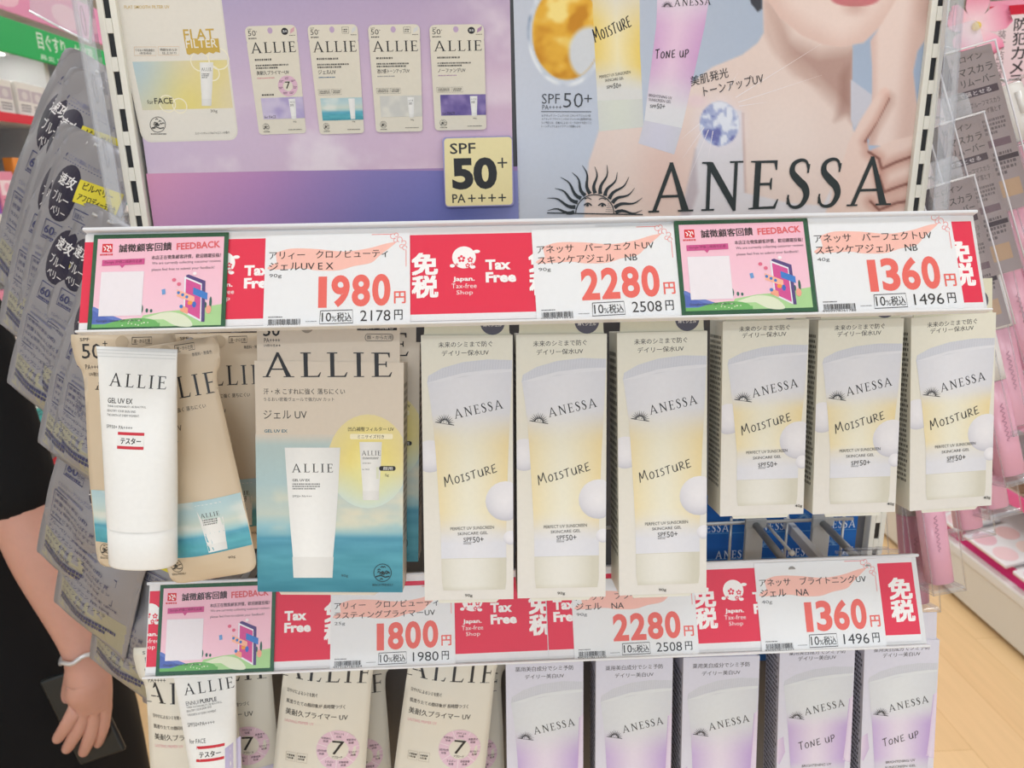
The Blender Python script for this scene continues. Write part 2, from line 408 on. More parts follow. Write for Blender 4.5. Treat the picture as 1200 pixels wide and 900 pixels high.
        s.line([T(.40 * math.cos(math.radians(i * 9)), .40 * math.sin(math.radians(i * 9))) for i in range(21)], r * (.022 if detail else .05), col)
        s.line([T(-1, 0), T(1, 0)], r * (.025 if detail else .05), col)
        for sx in (-1, 1):
            s.line([T(sx * (.07 + .02 * i), .17 + .05 * math.sin(i / 8 * math.pi)) for i in range(9)], r * .03, col)
            s.line([T(sx * (.08 + .018 * i), .30 + .03 * math.sin(i / 8 * math.pi)) for i in range(9)], r * .02, col)
            s.poly([T(sx * .155 + .03 * math.cos(i), .175 + .03 * math.sin(i)) for i in np.linspace(0, 5.5, 8)], col)
        if detail:
            for i in range(6): s.line([T(.22 + .01 * i, .05 + i * .04), T(.38 - .02 * i, .05 + i * .04)], r * .008, col)
        if s.iso: s.map = old
        return s
    def build(s, name, mat, parent=None, M=None, dens=1.0):
        me = bpy.data.meshes.new(name); me.from_pydata(s.v, [], s.f); me.update()
        ca = me.color_attributes.new('Col', 'FLOAT_COLOR', 'POINT')
        a = np.ones((len(s.v), 4), np.float32); a[:, :3] = np.array(s.c) * dens; ca.data.foreach_set('color', a.ravel())
        me.polygons.foreach_set('use_smooth', s.sm)
        for m in (mat if isinstance(mat, (list, tuple)) else [mat]): me.materials.append(m)
        o = bpy.data.objects.new(name, me); COL.objects.link(o)
        if parent: o.parent = parent
        if M is not None: o.matrix_world = M
        return o
def mix(a, b, t): return tuple(x + (y - x) * t for x, y in zip(a, b))
def sstep(a, b, x): t = min(1, max(0, (x - a) / (b - a))); return t * t * (3 - 2 * t)
def nstep(a, b, x): t = np.clip((x - a) / (b - a), 0, 1); return t * t * (3 - 2 * t)
def rot(ax, deg): return Matrix.Rotation(math.radians(deg), 4, ax)
def TR(x, y, z): return Matrix.Translation((x, y, z))
# ================================================================ the room
def pmat(name, col, rough, build=None):
    m, nt, b = _mat(name); b.inputs['Base Color'].default_value = (*lin(col), 1); b.inputs['Roughness'].default_value = rough
    if build: build(nt, b)
    return m
def _wood(nt, b):
    tc = nt.nodes.new('ShaderNodeTexCoord'); mp = nt.nodes.new('ShaderNodeMapping'); nt.links.new(tc.outputs['Object'], mp.inputs[0])
    mp.inputs['Rotation'].default_value = (0, 0, math.radians(90)); mp.inputs['Scale'].default_value = (1.0, 1.0, 1.0)
    br = nt.nodes.new('ShaderNodeTexBrick'); br.inputs['Scale'].default_value = 1.0; br.inputs['Mortar Size'].default_value = 0.0012
    br.inputs['Brick Width'].default_value = 0.9; br.inputs['Row Height'].default_value = 0.15
    br.inputs['Color1'].default_value = (*lin((236, 202, 154)), 1); br.inputs['Color2'].default_value = (*lin((230, 194, 145)), 1); br.inputs['Mortar'].default_value = (*lin((216, 178, 130)), 1)
    nt.links.new(mp.outputs[0], br.inputs['Vector'])
    n = nt.nodes.new('ShaderNodeTexNoise'); n.inputs['Scale'].default_value = 4; n.inputs['Detail'].default_value = 6
    m2 = nt.nodes.new('ShaderNodeMapping'); m2.inputs['Scale'].default_value = (14, 1.2, 1); nt.links.new(tc.outputs['Object'], m2.inputs[0]); nt.links.new(m2.outputs[0], n.inputs['Vector'])
    mr = nt.nodes.new('ShaderNodeMapRange'); mr.inputs[3].default_value = .90; mr.inputs[4].default_value = 1.06; nt.links.new(n.outputs['Fac'], mr.inputs[0])
    sc = nt.nodes.new('ShaderNodeVectorMath'); sc.operation = 'SCALE'; nt.links.new(br.outputs['Color'], sc.inputs[0]); nt.links.new(mr.outputs[0], sc.inputs['Scale'])
    nt.links.new(sc.outputs[0], b.inputs['Base Color']); b.inputs['Specular IOR Level'].default_value = .5
def _plaster(nt, b):
    n = nt.nodes.new('ShaderNodeTexNoise'); n.inputs['Scale'].default_value = 40
    bp = nt.nodes.new('ShaderNodeBump'); bp.inputs['Strength'].default_value = .1; bp.inputs['Distance'].default_value = .003
    nt.links.new(n.outputs['Fac'], bp.inputs['Height']); nt.links.new(bp.outputs[0], b.inputs['Normal'])
floor_m = pmat('maple_vinyl', (224, 184, 134), 0.22, _wood)
wall_m = pmat('white_plaster', (236, 234, 230), 0.7, _plaster)
ceil_m = pmat('ceiling_board', (240, 240, 238), 0.8, _plaster)
def room(name, x0, x1, y0, y1, z0, z1, mat):
    o = B().box(x0, x1, y0, y1, z0, z1, (235, 235, 232)).build(name, mat); o['kind'] = 'structure'; return o
room('floor', -4, 4, -4, 6, -0.1, 0, floor_m)
room('ceiling', -4, 4, -4, 6, 2.7, 2.8, ceil_m)
room('wall_back', -4, 4, 6, 6.1, 0, 2.7, wall_m)
room('wall_left', -4.1, -4, -4, 6, 0, 2.7, wall_m)
room('wall_right', 4, 4.1, -4, 6, 0, 2.7, wall_m)

# ================================================================ the shelf end that carries the display
Zw = CAM.z
xl = (at(130.5, 53, -0.006).x + at(158, 224, -0.006).x) / 2
xr = (at(1098.5, 36, -0.006).x + at(1084, 164, -0.006).x) / 2
gondola = thing('shelf_end_fixture', 'tall cream steel shelf end carrying the posters, rails and hanging sunscreen', 'display fixture', TR(0, 0, 0))
CREAM = (232, 230, 220)
B().box(xl - .004, xr + .004, .004, .030, .12, 1.95, (96, 96, 100), .002).build('back_panel', steel, gondola)
B().box(xl - .02, xr + .02, -.06, .40, 0.0, .12, CREAM, .004).box(xl - .002, xr + .002, .03, .40, .12, 1.95, (226, 225, 220), .003).build('body', steel, gondola)
zs = at(144.5, 141, -0.006).z; pitch = abs(at(130.5, 53, -.006).z - at(151.5, 183.5, -.006).z) / 3
for xc in (xl, xr):
    b = B(); hw, sw, sh = .0072, .0022, pitch * .31
    b.box(xc - hw, xc - sw, -.006, .030, .12, 1.95, CREAM, .0008); b.box(xc + sw, xc + hw, -.006, .030, .12, 1.95, CREAM, .0008)
    b.box(xc - sw, xc + sw, -.0045, .004, .12, 1.95, (20, 20, 22))  # black strip coloured in for the darkness inside the open slots
    k0 = int((.12 - zs) / pitch)
    for k in range(k0, int((1.95 - zs) / pitch)):
        za, zb = zs + k * pitch + sh, zs + (k + 1) * pitch - sh
        b.box(xc - sw, xc + sw, -.0060, -.004, max(.12, za), zb, CREAM)
    b.build('slotted_upright', steel, gondola)

# ================================================================ the two posters
PP = Plane(600, 150, -0.0015)
def bil(fit, quad, w, h):
    """Design box w x h laid into a photo-measured quad on the sheet."""
    q = [np.array(fit.L(*p)) for p in quad]
    def m(x, y):
        u, v = x / w, y / h; p = (q[0] * (1 - u) + q[1] * u) * (1 - v) + (q[3] * (1 - u) + q[2] * u) * v; return p[0], p[1]
    return m
def sheet(fit, b, col, t=.0012, r=.0):
    b.box(-fit.w / 2, fit.w / 2, -fit.h / 2, fit.h / 2, -t, 0, col, r)
GOLD = (206, 174, 84)
def leaf_seal(b, cx, cy, r, col=(60, 60, 58), seed=2):
    """Round beach emblem: a disc of leaf and wave strokes."""
    b.line(arc(cx, cy, r, r, 0, 360, 24), r * .08, col)
    rr = random.Random(seed)
    for i in range(16):
        a = rr.uniform(0, 6.28); d = rr.uniform(0, r * .75); x, y = cx + d * math.cos(a), cy + d * math.sin(a)
        b.line([(x - r * .16, y + r * .1), (x, y - r * .05), (x + r * .16, y + r * .08)], r * .12, col)
    b.line([(cx - r * .8, cy + r * .45), (cx - r * .2, cy + r * .3), (cx + r * .3, cy + r * .5), (cx + r * .8, cy + r * .4)], r * .14, col)
def sea(x0, y0, x1, y1):
    def fn(X, Y):
        v = (Y - y0) / (y1 - y0); n = vnoise(X, Y * 2.2, (x1 - x0) * .35, 5)[..., None]
        st = [(0, (176, 206, 214)), (.25, (190, 214, 216)), (.45, (206, 216, 205)), (.60, (150, 200, 210)), (.64, (88, 165, 190)), (.8, (92, 176, 190)), (1, (70, 150, 168))]
        ks = [a for a, _ in st]; C = np.stack([np.interp(v, ks, [c[i] for _, c in st]) for i in range(3)], -1)
        cl = nstep(.45, .75, n) * nstep(.62, .5, v)[..., None]
        C = C * (1 - .6 * cl) + np.array((238, 236, 228)) * .6 * cl
        wv = (vnoise(X, Y * 9, (x1 - x0) * .2, 9)[..., None] - .5) * 34 * nstep(.6, .66, v)[..., None]
        return C + wv
    return fn
def mini_tube(b, x, y, w, h, brand='ALLIE', col=(240, 240, 238), cap=(232, 232, 230), name=True):
    """Printed picture of a white squeeze tube, cap down."""
    b.strip([(x, y), (x + w * .08, y + h * .5), (x + w * .15, y + h * .84)], [(x + w, y), (x + w * .94, y + h * .5), (x + w * .87, y + h * .84)], 6, 3,
            lambda u, v: mix(col, (205, 206, 206), abs(u - .4) ** 1.5 * .9))
    b.strip([(x + w * .14, y + h * .84), (x + w * .16, y + h)], [(x + w * .88, y + h * .84), (x + w * .86, y + h)], 6, 1, lambda u, v: mix(cap, (200, 200, 198), abs(u - .4) ** 1.5))
    if name:
        b.serif(brand, x + w * .14, y + h * .2, x + w * .88, h * .075)
        b.smalltext(x + w * .16, y + h * .25, x + w * .7, y + h * .37, 3, (110, 110, 110))
purple = [(480 - 347, -70), (594, -70), (604, 199), (170, 203)]
fa = Fit([(137, -70), (594, -75), (603, 196), (170, 203)], PP)
b = B(map=fa.L); sheet(fa, b, (200, 180, 208))
def sky(X, Y):
    v = np.clip((Y + 70) / 270, 0, 1); u = np.clip((X - 130) / 470, 0, 1)
    C = np.stack([np.interp(v, [0, .25, .6, 1], a) for a in ((172, 184, 208, 216), (158, 168, 186, 192), (196, 202, 212, 216))], -1)
    C = C + (u[..., None] - .5) * np.array((10, -2, -6))
    n = vnoise(X + 40, Y * 1.3, 70, 3, 5); cl = nstep(.47, .72, n) * nstep(70, 185, Y + 60 * (u - .5)) * nstep(0, .25, u)
    cl2 = nstep(.5, .8, vnoise(X, Y, 60, 11, 4)) * nstep(150, 20, np.abs(Y - 40)) * nstep(.75, 1, u)
    cl = np.maximum(cl, cl2)[..., None] * .75
    return C * (1 - cl) + np.array((240, 230, 238)) * cl
b.clip = (-fa.w / 2, fa.w / 2, -fa.h / 2, fa.h / 2); b.paint(127, -70, 602, 204, 3.4, sky); b.clip = None
def cpx(x, y): return (120 + x / 4, y / 4)
# the large pouch pictured on the left
b.map = bil(fa, [(118, -60), (252, -62), (280, 164), (167, 167)], 100, 160)
b.rect(0, 0, 100, 160, (226, 222, 212), 9); b.rect(1.5, 1.5, 98.5, 158.5, (232, 228, 219), 8)
b.paint(7, 91, 98, 132, 2.2, lambda X, Y: (lambda d, e: np.stack([228 - 44 * d + 4 * e, 216 - 8 * d + 2 * e, 178 + 40 * d - 40 * e], -1))(nstep(70, 0, np.hypot(X, Y - 88)), nstep(50, 0, np.hypot(X - 55, Y - 130)) + nstep(30, 0, np.hypot(X - 85, Y - 95)) * .7))
for cx_, cy_, r_ in ((72, 92, 9), (90, 90, 10), (82, 102, 7), (45, 129, 7), (33, 127, 8)): b.line(arc(cx_, cy_, r_, r_ * .9, 0, 360, 16), 1.0, (244, 238, 214))
b.map = fa.L
mini_tube(b, 234, 73, 16, 51)
b.text('for', 173, 122, 180, 5); b.text('FACE', 181.5, 122, 203, 7, bold=.01, y1=121.5)
b.text('FLAT', 216, 47.5, 252, 13, GOLD, .01, y1=46.5)
b.poly([(216, 47), (256, 45), (258, 62), (253, 60.5), (250, 63), (245, 61), (241, 64), (236, 61.5), (232, 64), (227, 62), (222, 64.5), (219, 63)], GOLD)
b.text('FILTER', 218.5, 56.5, 255, 10, (238, 236, 226), .004, y1=55.5)
b.text('FLAT SMOOTH FILTER UV', 146, 10.3, 199, 3.8, (214, 184, 110), .01, y1=10)
b.frame(157.5, 55, 183, 65, .4, (226, 190, 150)); b.frame(185.5, 54.5, 210, 64.5, .4, (226, 190, 150))
b.text('うるおい美容液成分', 159, 60.5, 181.5, 3.2, (90, 84, 78), .01); b.text('(保湿)配合', 164, 64, 178, 2.8, (90, 84, 78))
b.text('時間なめらか', 188, 60, 208, 3.2, (90, 84, 78), .01); b.text('仕上がり', 190, 63.6, 207, 2.8, (90, 84, 78))
b.text('30g', 247, 132.6, 255, 4.2, (110, 106, 100)); leaf_seal(b, 185, 146, 9); b.smalltext(177, 156, 197, 158, 1, BLACK); b.text('スイートオレンジ&ジャスミンの香り', 229, 158, 269, 3, (90, 86, 80), y1=156.6)
# four small pouches
def pouch_print(b, quad, kind):
    b.map = bil(fa, quad, 60, 125)
    b.poly(arc(54, 6, 6, 6, -90, 0, 4) + [(60, 16), (59.2, 18), (60, 20)] + arc(56, 121, 4, 4, 0, 90, 3) + arc(4, 121, 4, 4, 90, 180, 3) + [(0, 20), (.8, 18), (0, 16)] + arc(6, 6, 6, 6, 180, 270, 4), (226, 220, 205))
    b.ell(29, 5.5, 3, 3.6, (192, 168, 200), 14)
    b.text('SPF', 3, 4.5, 8, 1.6); b.text('50', 3, 11, 12, 6); b.text('+', 12.5, 7, 14, 1.6); b.smalltext(3, 12.5, 13, 15, 1, BLACK)
    if kind in (0, 3): b.ell(46, 7, 4, 4, (40, 40, 44)); b.text('薬用', 43.5, 8.3, 48.5, 2.6, (240, 240, 240))
    else: b.frame(41, 3, 49, 10, .4, BLACK); b.smalltext(42, 4.5, 48, 9, 2, BLACK)
    b.poly([(52, 10), (53, 5), (58, 2), (57, 7)], [(216, 170, 180), (214, 216, 218), (214, 216, 218), (178, 140, 180)][kind]); b.smalltext(51, 11, 58, 12.4, 1, BLACK)
    b.serif('ALLIE', 4, 30.5, 57, 12)
    s1, s2 = [('', '美耐久プライマーUV'), ('', 'ジェルUV'), ('', '透け感トーンアップUV'), ('', 'ノーファンデUV')][kind]
    b.smalltext(7, 36.5, 36, 39.5, 1, (90, 88, 84), .7, kind)
    b.smalltext(7, 43, 46, 49, 2, (70, 70, 68), .6, kind + 5)
    b.text(s2, 7, 55.5, [46, 29, 46, 38][kind], 5, bold=.01)
    b.smalltext(7, 58, 30, 60, 1, [(220, 140, 150), (60, 110, 150), (150, 150, 150), (170, 130, 170)][kind], .6, 3)
    if kind == 0:
        b.line(arc(43, 69, 9, 9, 0, 360, 28), 6, (222, 184, 205))
        for i in range(7): a = math.radians(51.4 * i - 90); b.smalltext(43 + 9 * math.cos(a) - 2.6, 67.6 + 9 * math.sin(a), 43 + 9 * math.cos(a) + 2.6, 70.4 + 9 * math.sin(a), 2, (90, 70, 84), .6, i)
        b.text('7', 40, 72, 46, 8); b.smalltext(10, 77, 26, 80, 1, BLACK)
    else:
        b.frame(4.5, 73, 20, 79, .3, (120, 116, 108)); b.frame(21.5, 73, 34, 79, .3, (120, 116, 108)); b.smalltext(6, 74, 19, 78, 2, (90, 88, 84)); b.smalltext(23, 74, 33, 78, 2, (90, 88, 84))
    cols = [((206, 196, 222), (176, 164, 208)), None, ((226, 224, 214), (206, 206, 202)), ((150, 132, 188), (98, 84, 150))][kind]
    if kind == 1: b.paint(6, 83, 60, 109, 1.6, sea(6, 83, 60, 109))
    else:
        b.paint(8, 82, 60, 107, 2, lambda X, Y: (lambda n: np.array(cols[0]) * n + np.array(cols[1]) * (1 - n))(nstep(.3, .75, vnoise(X, Y, 14, kind, 3))[..., None]))
    mini_tube(b, 42, 84, 8.5, 24, name=kind != 1)
    if kind in (0, 3): b.text('for FACE', 9.5, 106, 24, 3.2, (60, 60, 70))
    leaf_seal(b, 10, 116, 4); b.smalltext(6, 121, 15, 122.4, 1, BLACK); b.smalltext(38, 119.5, 56, 121, 1, (110, 108, 104)); b.text('60g', 45, 112, 49, 2, (90, 90, 88))
for k, q in enumerate(([(286.5, 31), (347, 29), (359, 156), (304, 158)], [(360, 29.5), (419, 28.5), (427, 156), (375, 157.5)], [(431, 29.5), (492, 28.5), (495.5, 154), (441, 155)], [(503, 29.5), (567, 28.5), (570, 152), (510, 153)])):
    pouch_print(b, q, k)
pos = b.build('advertising_poster', paper, None, fa.M, .90)
tag(pos, 'lilac cloudy-sky poster picturing one large and four small cream pouches', 'poster')
fs = Fit([(172, 203.5), (606, 195), (612, 300), (186, 310)], PP)
b = B(map=fs.L); sheet(fs, b, (170, 140, 190), .0010)
b.clip = (-fs.w / 2, fs.w / 2, -fs.h / 2, fs.h / 2); b.paint(169, 200, 611, 312, 7, lambda X, Y: (lambda u, v: np.stack([np.interp(u, [0, .3, .6, .85, 1], [220, 190, 140, 120, 152]) - 22 * v, np.interp(u, [0, .3, .6, .85, 1], [156, 142, 128, 122, 152]) - 8 * v, np.interp(u, [0, .3, .6, .85, 1], [192, 194, 190, 190, 205]) + 2 * v], -1))((X - 169) / 440, (Y - 200) / 100))
tag(b.build('backing_sheet', paper, None, fs.M, .92), 'pink to violet shaded sheet under the pouch poster', 'poster')
# the cream SPF card
PC = Plane(560, 200, -0.006)
fc = Fit([(519, 161), (601, 159), (602, 241), (521, 243)], PC)
b = B(map=bil(fc, [(519, 161), (601, 159), (602, 241), (521, 243)], 82, 82))
o2 = [(x - fc.w / 2, y - fc.h / 2) for x, y in arc(fc.w - .003, fc.h - .003, .003, .003, 0, 90, 4) + arc(.003, fc.h - .003, .003, .003, 90, 180, 4) + arc(.003, .003, .003, .003, 180, 270, 4) + arc(fc.w - .003, .003, .003, .003, 270, 360, 4)]
b.prism(o2, -.003, 0, (150, 146, 196)); b.rect(1.3, 1.3, 80.7, 80.7, (232, 219, 166), 4)
b.text('SPF', 8, 19.5, 38, 12.5, BLACK, .012); b.text('50', 10, 61.5, 63, 37.5, (28, 28, 32), .045, res=4); b.text('+', 63.5, 37, 75, 12, BLACK, -.005)
b.text('PA', 9.5, 77, 25, 10.5, BLACK, .01)
for i in range(4): b.text('+', 28 + 12 * i, 76.5, 37 + 12 * i, 9, BLACK)
tag(b.build('sun_protection_card', card_m, None, fc.M), 'cream rounded card reading SPF 50+ at the lower corner of the lilac poster', 'card')

# ---- portrait poster
fb = Fit([(601, -75), (1098, -90), (1074, 252), (607, 262)], PP)
b = B(map=fb.L); sheet(fb, b, (190, 198, 214))
def portrait(X, Y):
    u = (X - 600) / 490
    C = np.stack([206 - 38 * u + 0 * Y, 212 - 26 * u + 0 * Y, 226 - 14 * u + 0 * Y], -1) - 6 * nstep(150, 0, Y)[..., None]
    def over(m, col): 
        nonlocal C
        m = m[..., None]; C = C * (1 - m) + np.asarray(col, float) * m
    def pm(pts, soft=1.5): return np.clip(.5 - poly_sd(X, Y, pts) / soft, 0, 1)
    SK, SH, LT = (234, 214, 206), (188, 150, 138), (244, 228, 220)
    body = pm([(706, 140), (760, 150), (800, 106), (834, 79), (870, 64), (888, 50), (895, 38), (893, -20), (1000, -20), (999, 60), (998, 140), (1004, 175), (1012, 280), (682, 280), (690, 190)], 2)
    over(body, SK)
    over(body * nstep(90, 20, np.abs(X - 770)) * .35, LT)
    over(body * nstep(60, 0, np.hypot(X - 780, (Y - 200) * .6)) * .4, (224, 176, 164))
    over(body * nstep(70, 10, np.hypot((X - 915), (Y - 160) * .8)) * .5, LT)
    over(body * pm([(905, 5), (925, 48), (960, 62), (1000, 57), (1000, 128), (985, 126), (972, 112), (952, 92), (925, 66)], 22) * .75, (172, 134, 124))
    over(body * pm([(984, 90), (1000, 60), (1000, 146), (992, 136), (978, 142), (984, 118)], 9) * .45, (150, 108, 98))
    over(body * pm([(893, 0), (900, 0), (925, 50), (960, 100), (930, 90), (905, 60), (895, 38)], 8) * .35, SH)
    over(pm([(815, 175), (835, 120), (869, 130), (873, 226), (925, 238), (964, 241), (974, 222), (972, 280), (790, 280), (803, 230)], 2.5), (226, 222, 228))
    over(pm([(815, 175), (803, 230), (790, 280), (800, 280), (818, 225)], 5) * .5, (170, 150, 158))
    over(pm([(869, 132), (872, 132), (875, 226), (872, 226)], 2) * .5, (190, 160, 156))
    over(pm([(997, 93), (1023, 112), (1021, 125), (1001, 150), (997, 140)], 2), (206, 206, 218))
    over(pm([(1068, 128), (1086, 134), (1086, 170), (1078, 160)], 2), (196, 184, 196))
    jaw = [(880, -90), (893, -10), (914, 21), (940, 42), (964, 52), (985, 55), (1012, 50), (1030, 33), (1062, -4), (1080, -90)]
    over(pm(jaw, 2), (240, 218, 210)); over(pm(jaw, 2) * nstep(30, 0, np.abs(poly_sd(X, Y, jaw))) * .45, (212, 172, 160))
    over(pm(jaw, 2) * nstep(28, 0, np.hypot(X - 985, Y - 34)) * .5, (244, 222, 214))
    over(np.clip(1.2 - np.hypot((X - 1002) / 26, (Y + 2) / 9), 0, .2) * 5, (206, 122, 128)); over(nstep(14, 0, np.hypot((X - 1002) * .6, Y - 10)) * .35, (180, 130, 120))
    arm = [(1062, -20), (1030, 33), (1020, 48), (1022, 78), (1022, 111), (1018, 170), (1084, 175), (1083, 150), (1075, 126), (1070, 84), (1075, 60), (1094, 33), (1099, -20)]
    am = pm(arm, 2); over(am, (238, 216, 208))
    over(am * nstep(22, 0, np.abs(X - (1080 - .12 * Y))) * .55, (206, 168, 156)); over(am * nstep(10, 0, np.abs(X - 1022)) * .4, (200, 160, 150))
    over(am * nstep(26, 0, np.hypot(X - 1092, (Y - 10) * .7)) * .5, (176, 140, 130))
    hand = [(1018, 177), (1045, 165), (1086, 155), (1084, 262), (960, 268), (979, 219), (994, 168), (1006, 144), (1031, 105), (1038, 102), (1043, 106), (1043, 116), (1027, 146), (1016, 164)]
    hm = pm(hand, 2); over(np.clip(pm([(x + 5, y + 5) for x, y in hand], 8) * am * .5, 0, 1), SH); over(hm, (236, 210, 200))
    over(hm * nstep(14, 0, np.hypot(X - 1037, Y - 109)) * .4, (240, 196, 184))
    for pl, wd in (([(1014, 166), (1030, 142), (1043, 116)], 5), ([(1018, 178), (1030, 186), (1033, 198), (1050, 190), (1084, 178)], 6), ([(1030, 206), (1036, 225), (1055, 218), (1084, 209)], 6), ([(1020, 236), (1030, 246), (1050, 238), (1084, 232)], 6)):
        d = np.full(X.shape, 1e9)
        for (ax, ay), (bx, by) in zip(pl, pl[1:]):
            t = np.clip(((X - ax) * (bx - ax) + (Y - ay) * (by - ay)) / ((bx - ax) ** 2 + (by - ay) ** 2), 0, 1); d = np.minimum(d, np.hypot(X - ax - t * (bx - ax), Y - ay - t * (by - ay)))
        over(hm * nstep(wd * 2.4, 0, d) * .6, (192, 138, 124)); over(hm * nstep(2.6, .4, d) * .85, (124, 78, 70))
    over(pm([(874, -20), (893, -20), (893, 10), (888, 14), (880, 4)], 2), (64, 66, 74))
    # gold drop with its clear rim
    r = np.hypot((X - 664) / 46, (Y - 38) / 63); n = vnoise(X + Y * .6, Y - X * .3, 30, 4, 3)
    over(np.clip((1.02 - r) * 22, 0, 1), (204, 212, 226)); g = np.clip((.90 - r) * 20, 0, 1)
    over(g, (232, 178, 60)); over(g * nstep(.5, .72, n), (250, 226, 140)); over(g * nstep(.52, .30, n) * .8, (196, 128, 22))
    over(np.clip((1.0 - np.hypot((X - 690) / 26, (Y - 62) / 34)) * 5, 0, 1) * g, (214, 218, 224))
    rim = nstep(.07, .0, np.abs(r - .97)); over(rim * nstep(.45, .7, n) * .9, (120, 140, 170)); over(rim * nstep(.5, .3, n) * .8, (242, 246, 250))
    # crystal drop, with light breaking round it
    r = np.hypot((X - 843) / 24, (Y - 145) / 27); n = vnoise(X * 1.3, Y, 13, 8, 3); k = np.clip((1 - r) * 12, 0, 1)
    over(nstep(1.7, .7, r) * .45, (240, 230, 240)); over(k, (168, 178, 216)); over(k * nstep(.5, .62, n), (232, 236, 248)); over(k * nstep(.46, .34, n) * .9, (108, 112, 176))
    over(nstep(.5, .1, np.hypot((X - 815) / 40, (Y - 118) / 24)) * .5, (236, 206, 220))
    return C
b.clip = (-fb.w / 2, fb.w / 2, -fb.h / 2, fb.h / 2); b.paint(598, -88, 1098, 266, 1.75, portrait); b.clip = None
for a_, l_ in ((112, 90), (125, 70), (100, 60), (140, 55), (-18, 130), (-32, 150), (-8, 60), (-60, 50)):
    ca_, sa_ = math.cos(math.radians(a_)), math.sin(math.radians(a_))
    b.line([(840 + 26 * ca_, 128 + 26 * sa_), (840 + l_ * ca_, 128 + l_ * sa_)], [.9, .1], (244, 236, 240))
def printed_tube(b, Lp, Rp, capL, capR, fn, capc):
    b.strip(Lp, Rp, 10, 12, fn); b.strip(capL, capR, 8, 3, lambda u, v: mix(capc, (210, 210, 214), abs(u - .45) ** 1.6 * 1.2))
printed_tube(b, [(691, -75), (696, 40), (700, 118)], [(749, -75), (750, 60), (753, 116)], [(700, 118), (702, 154)], [(753, 116), (754, 149)],
             lambda u, v: mix(mix((222, 222, 226), mix((246, 234, 190), (240, 206, 96), abs(u - .5) * 1.6), sstep(.15, .5, v)), (226, 226, 224), sstep(.62, .92, v)), (222, 226, 216))
printed_tube(b, [(772, -60), (769, 30), (755, 141)], [(840, -60), (826, 30), (799, 150)], [(755, 141), (748, 168)], [(799, 150), (790, 181)],
             lambda u, v: mix(mix((232, 228, 236), mix((238, 206, 230), (206, 158, 208), abs(u - .45) * 1.5), sstep(.2, .55, v)), (230, 230, 234), sstep(.68, .95, v)), (216, 214, 230))
b.script('MOISTURE', 698, 50, 741, 17, y1=31, w=.085)
b.serif('ANESSA', 702, -6, 745, 9, y1=-10)
b.serif('ANESSA', 790, 7.5, 833, 8, y1=5.5); b.sun(782, 8, 7, detail=False)
b.script('TONE UP', 768, 69, 807, 11.5, y1=67, w=.10)
b.text('PERFECT UV SUNSCREEN', 702.5, 92, 739, 3.4, (80, 78, 74), y1=86); b.text('SKINCARE GEL', 709, 96, 731, 3.2, (80, 78, 74), y1=93); b.text('SPF', 711, 104, 718.5, 3.6, y1=103.3); b.text('50+', 719, 103.8, 728, 6, y1=103)
b.text('BRIGHTENING UV', 760, 113, 787, 3.2, (80, 74, 84), y1=116.5); b.text('SUNSCREEN GEL', 760, 118, 786, 3.2, (80, 74, 84), y1=121); b.text('SPF', 761.5, 126.3, 769, 3.8, y1=126.8); b.text('50+', 769.5, 127.4, 779, 6, y1=127.8)
b.text('SPF', 635, 121.5, 656, 11.5, (70, 74, 80), -.008); b.text('50', 660, 126, 683, 17, (70, 74, 80), -.01); b.text('+', 684.5, 120, 693.5, 9, (70, 74, 80), -.008); b.text('PA++++', 635.5, 128.5, 658, 5.5, (70, 74, 80), -.006)
b.line([(634, 130.8), (693, 131)], .8, (70, 74, 80))
for i, t in enumerate(('☆アネッサ パーフェクトUV スキンケアジェル NB', '☆アネッサ ブライトニングUV ジェル NA (医薬部外品)', 'シミ予防とは、日焼けによるシミ・そばかすを防ぐこと', 'トーンアップとはメイクアップ効果による')):
    b.text(t, 634.5, 137 + 4.2 * i, (692, 693, 693, 680)[i], 3, (96, 100, 108))
b.text('美肌発光', 810, 101.5, 854, 12, (50, 50, 54), -.006, y1=90.5); b.text('トーンアップUV', 825, 113.5, 895, 12.5, (50, 50, 54), -.006, y1=97.5)
b.sun(697, 250.5, 56, (50, 58, 64), 1.0)
b.serif('ANESSA', 761, 249.2, 1042, 57, (48, 56, 58), y1=240.2, gap=.19)
tag(b.build('portrait_poster', paper, None, fb.M, .93), 'pale blue poster of a chin, neck and hand with two tubes and a gold drop', 'poster')
# ================================================================ price rails
RU = Plane(620, 320, -0.150, 26); RL = Plane(628, 722, -0.118, 26)
RED = (230, 48, 80)
def rail(quad, plane, label):
    f = Fit(quad, plane); w, h = f.w / 2, f.h / 2
    t = thing('price_rail', label, 'price rail', f.M)
    b = B(); b.box(-w, w, -h, h, -.003, -.0002, (226, 227, 229), .0006)
    b.box(-w, w, h - .0012, h + .0012, -.004, .0052, (226, 228, 234), .001); b.box(-w, w, -h - .0016, -h, -.003, .0048, (228, 229, 232), .0007)
    b.build('channel', plas, t)
    B().box(-w - .0008, w + .0008, -h, h + .0016, .0030, .0036, (255, 255, 255), .0002).build('clear_cover', clear_m, t)
    tl_ = math.radians(26); yb_ = plane.p.y
    for sx in (-.8, 0, .8):
        L_ = -yb_ + .004 + .01
        B().box(sx * w - .003, sx * w + .003, -.005, .005, -L_, 0, (200, 200, 202), .0008, M=TR(0, h - .022, -.004) @ rot('X', 26)).build('bracket_arm', steel, t)
    return f
fu = rail([(100, 273), (1143, 250), (1156, 364), (93, 388)], RU, 'upper clear-fronted price rail on the shelf end, above the row of sunscreen cartons')
fl = rail([(176, 683), (1072, 651), (1088, 754), (168, 793)], RL, 'lower clear-fronted price rail, half covered by the hanging cartons')

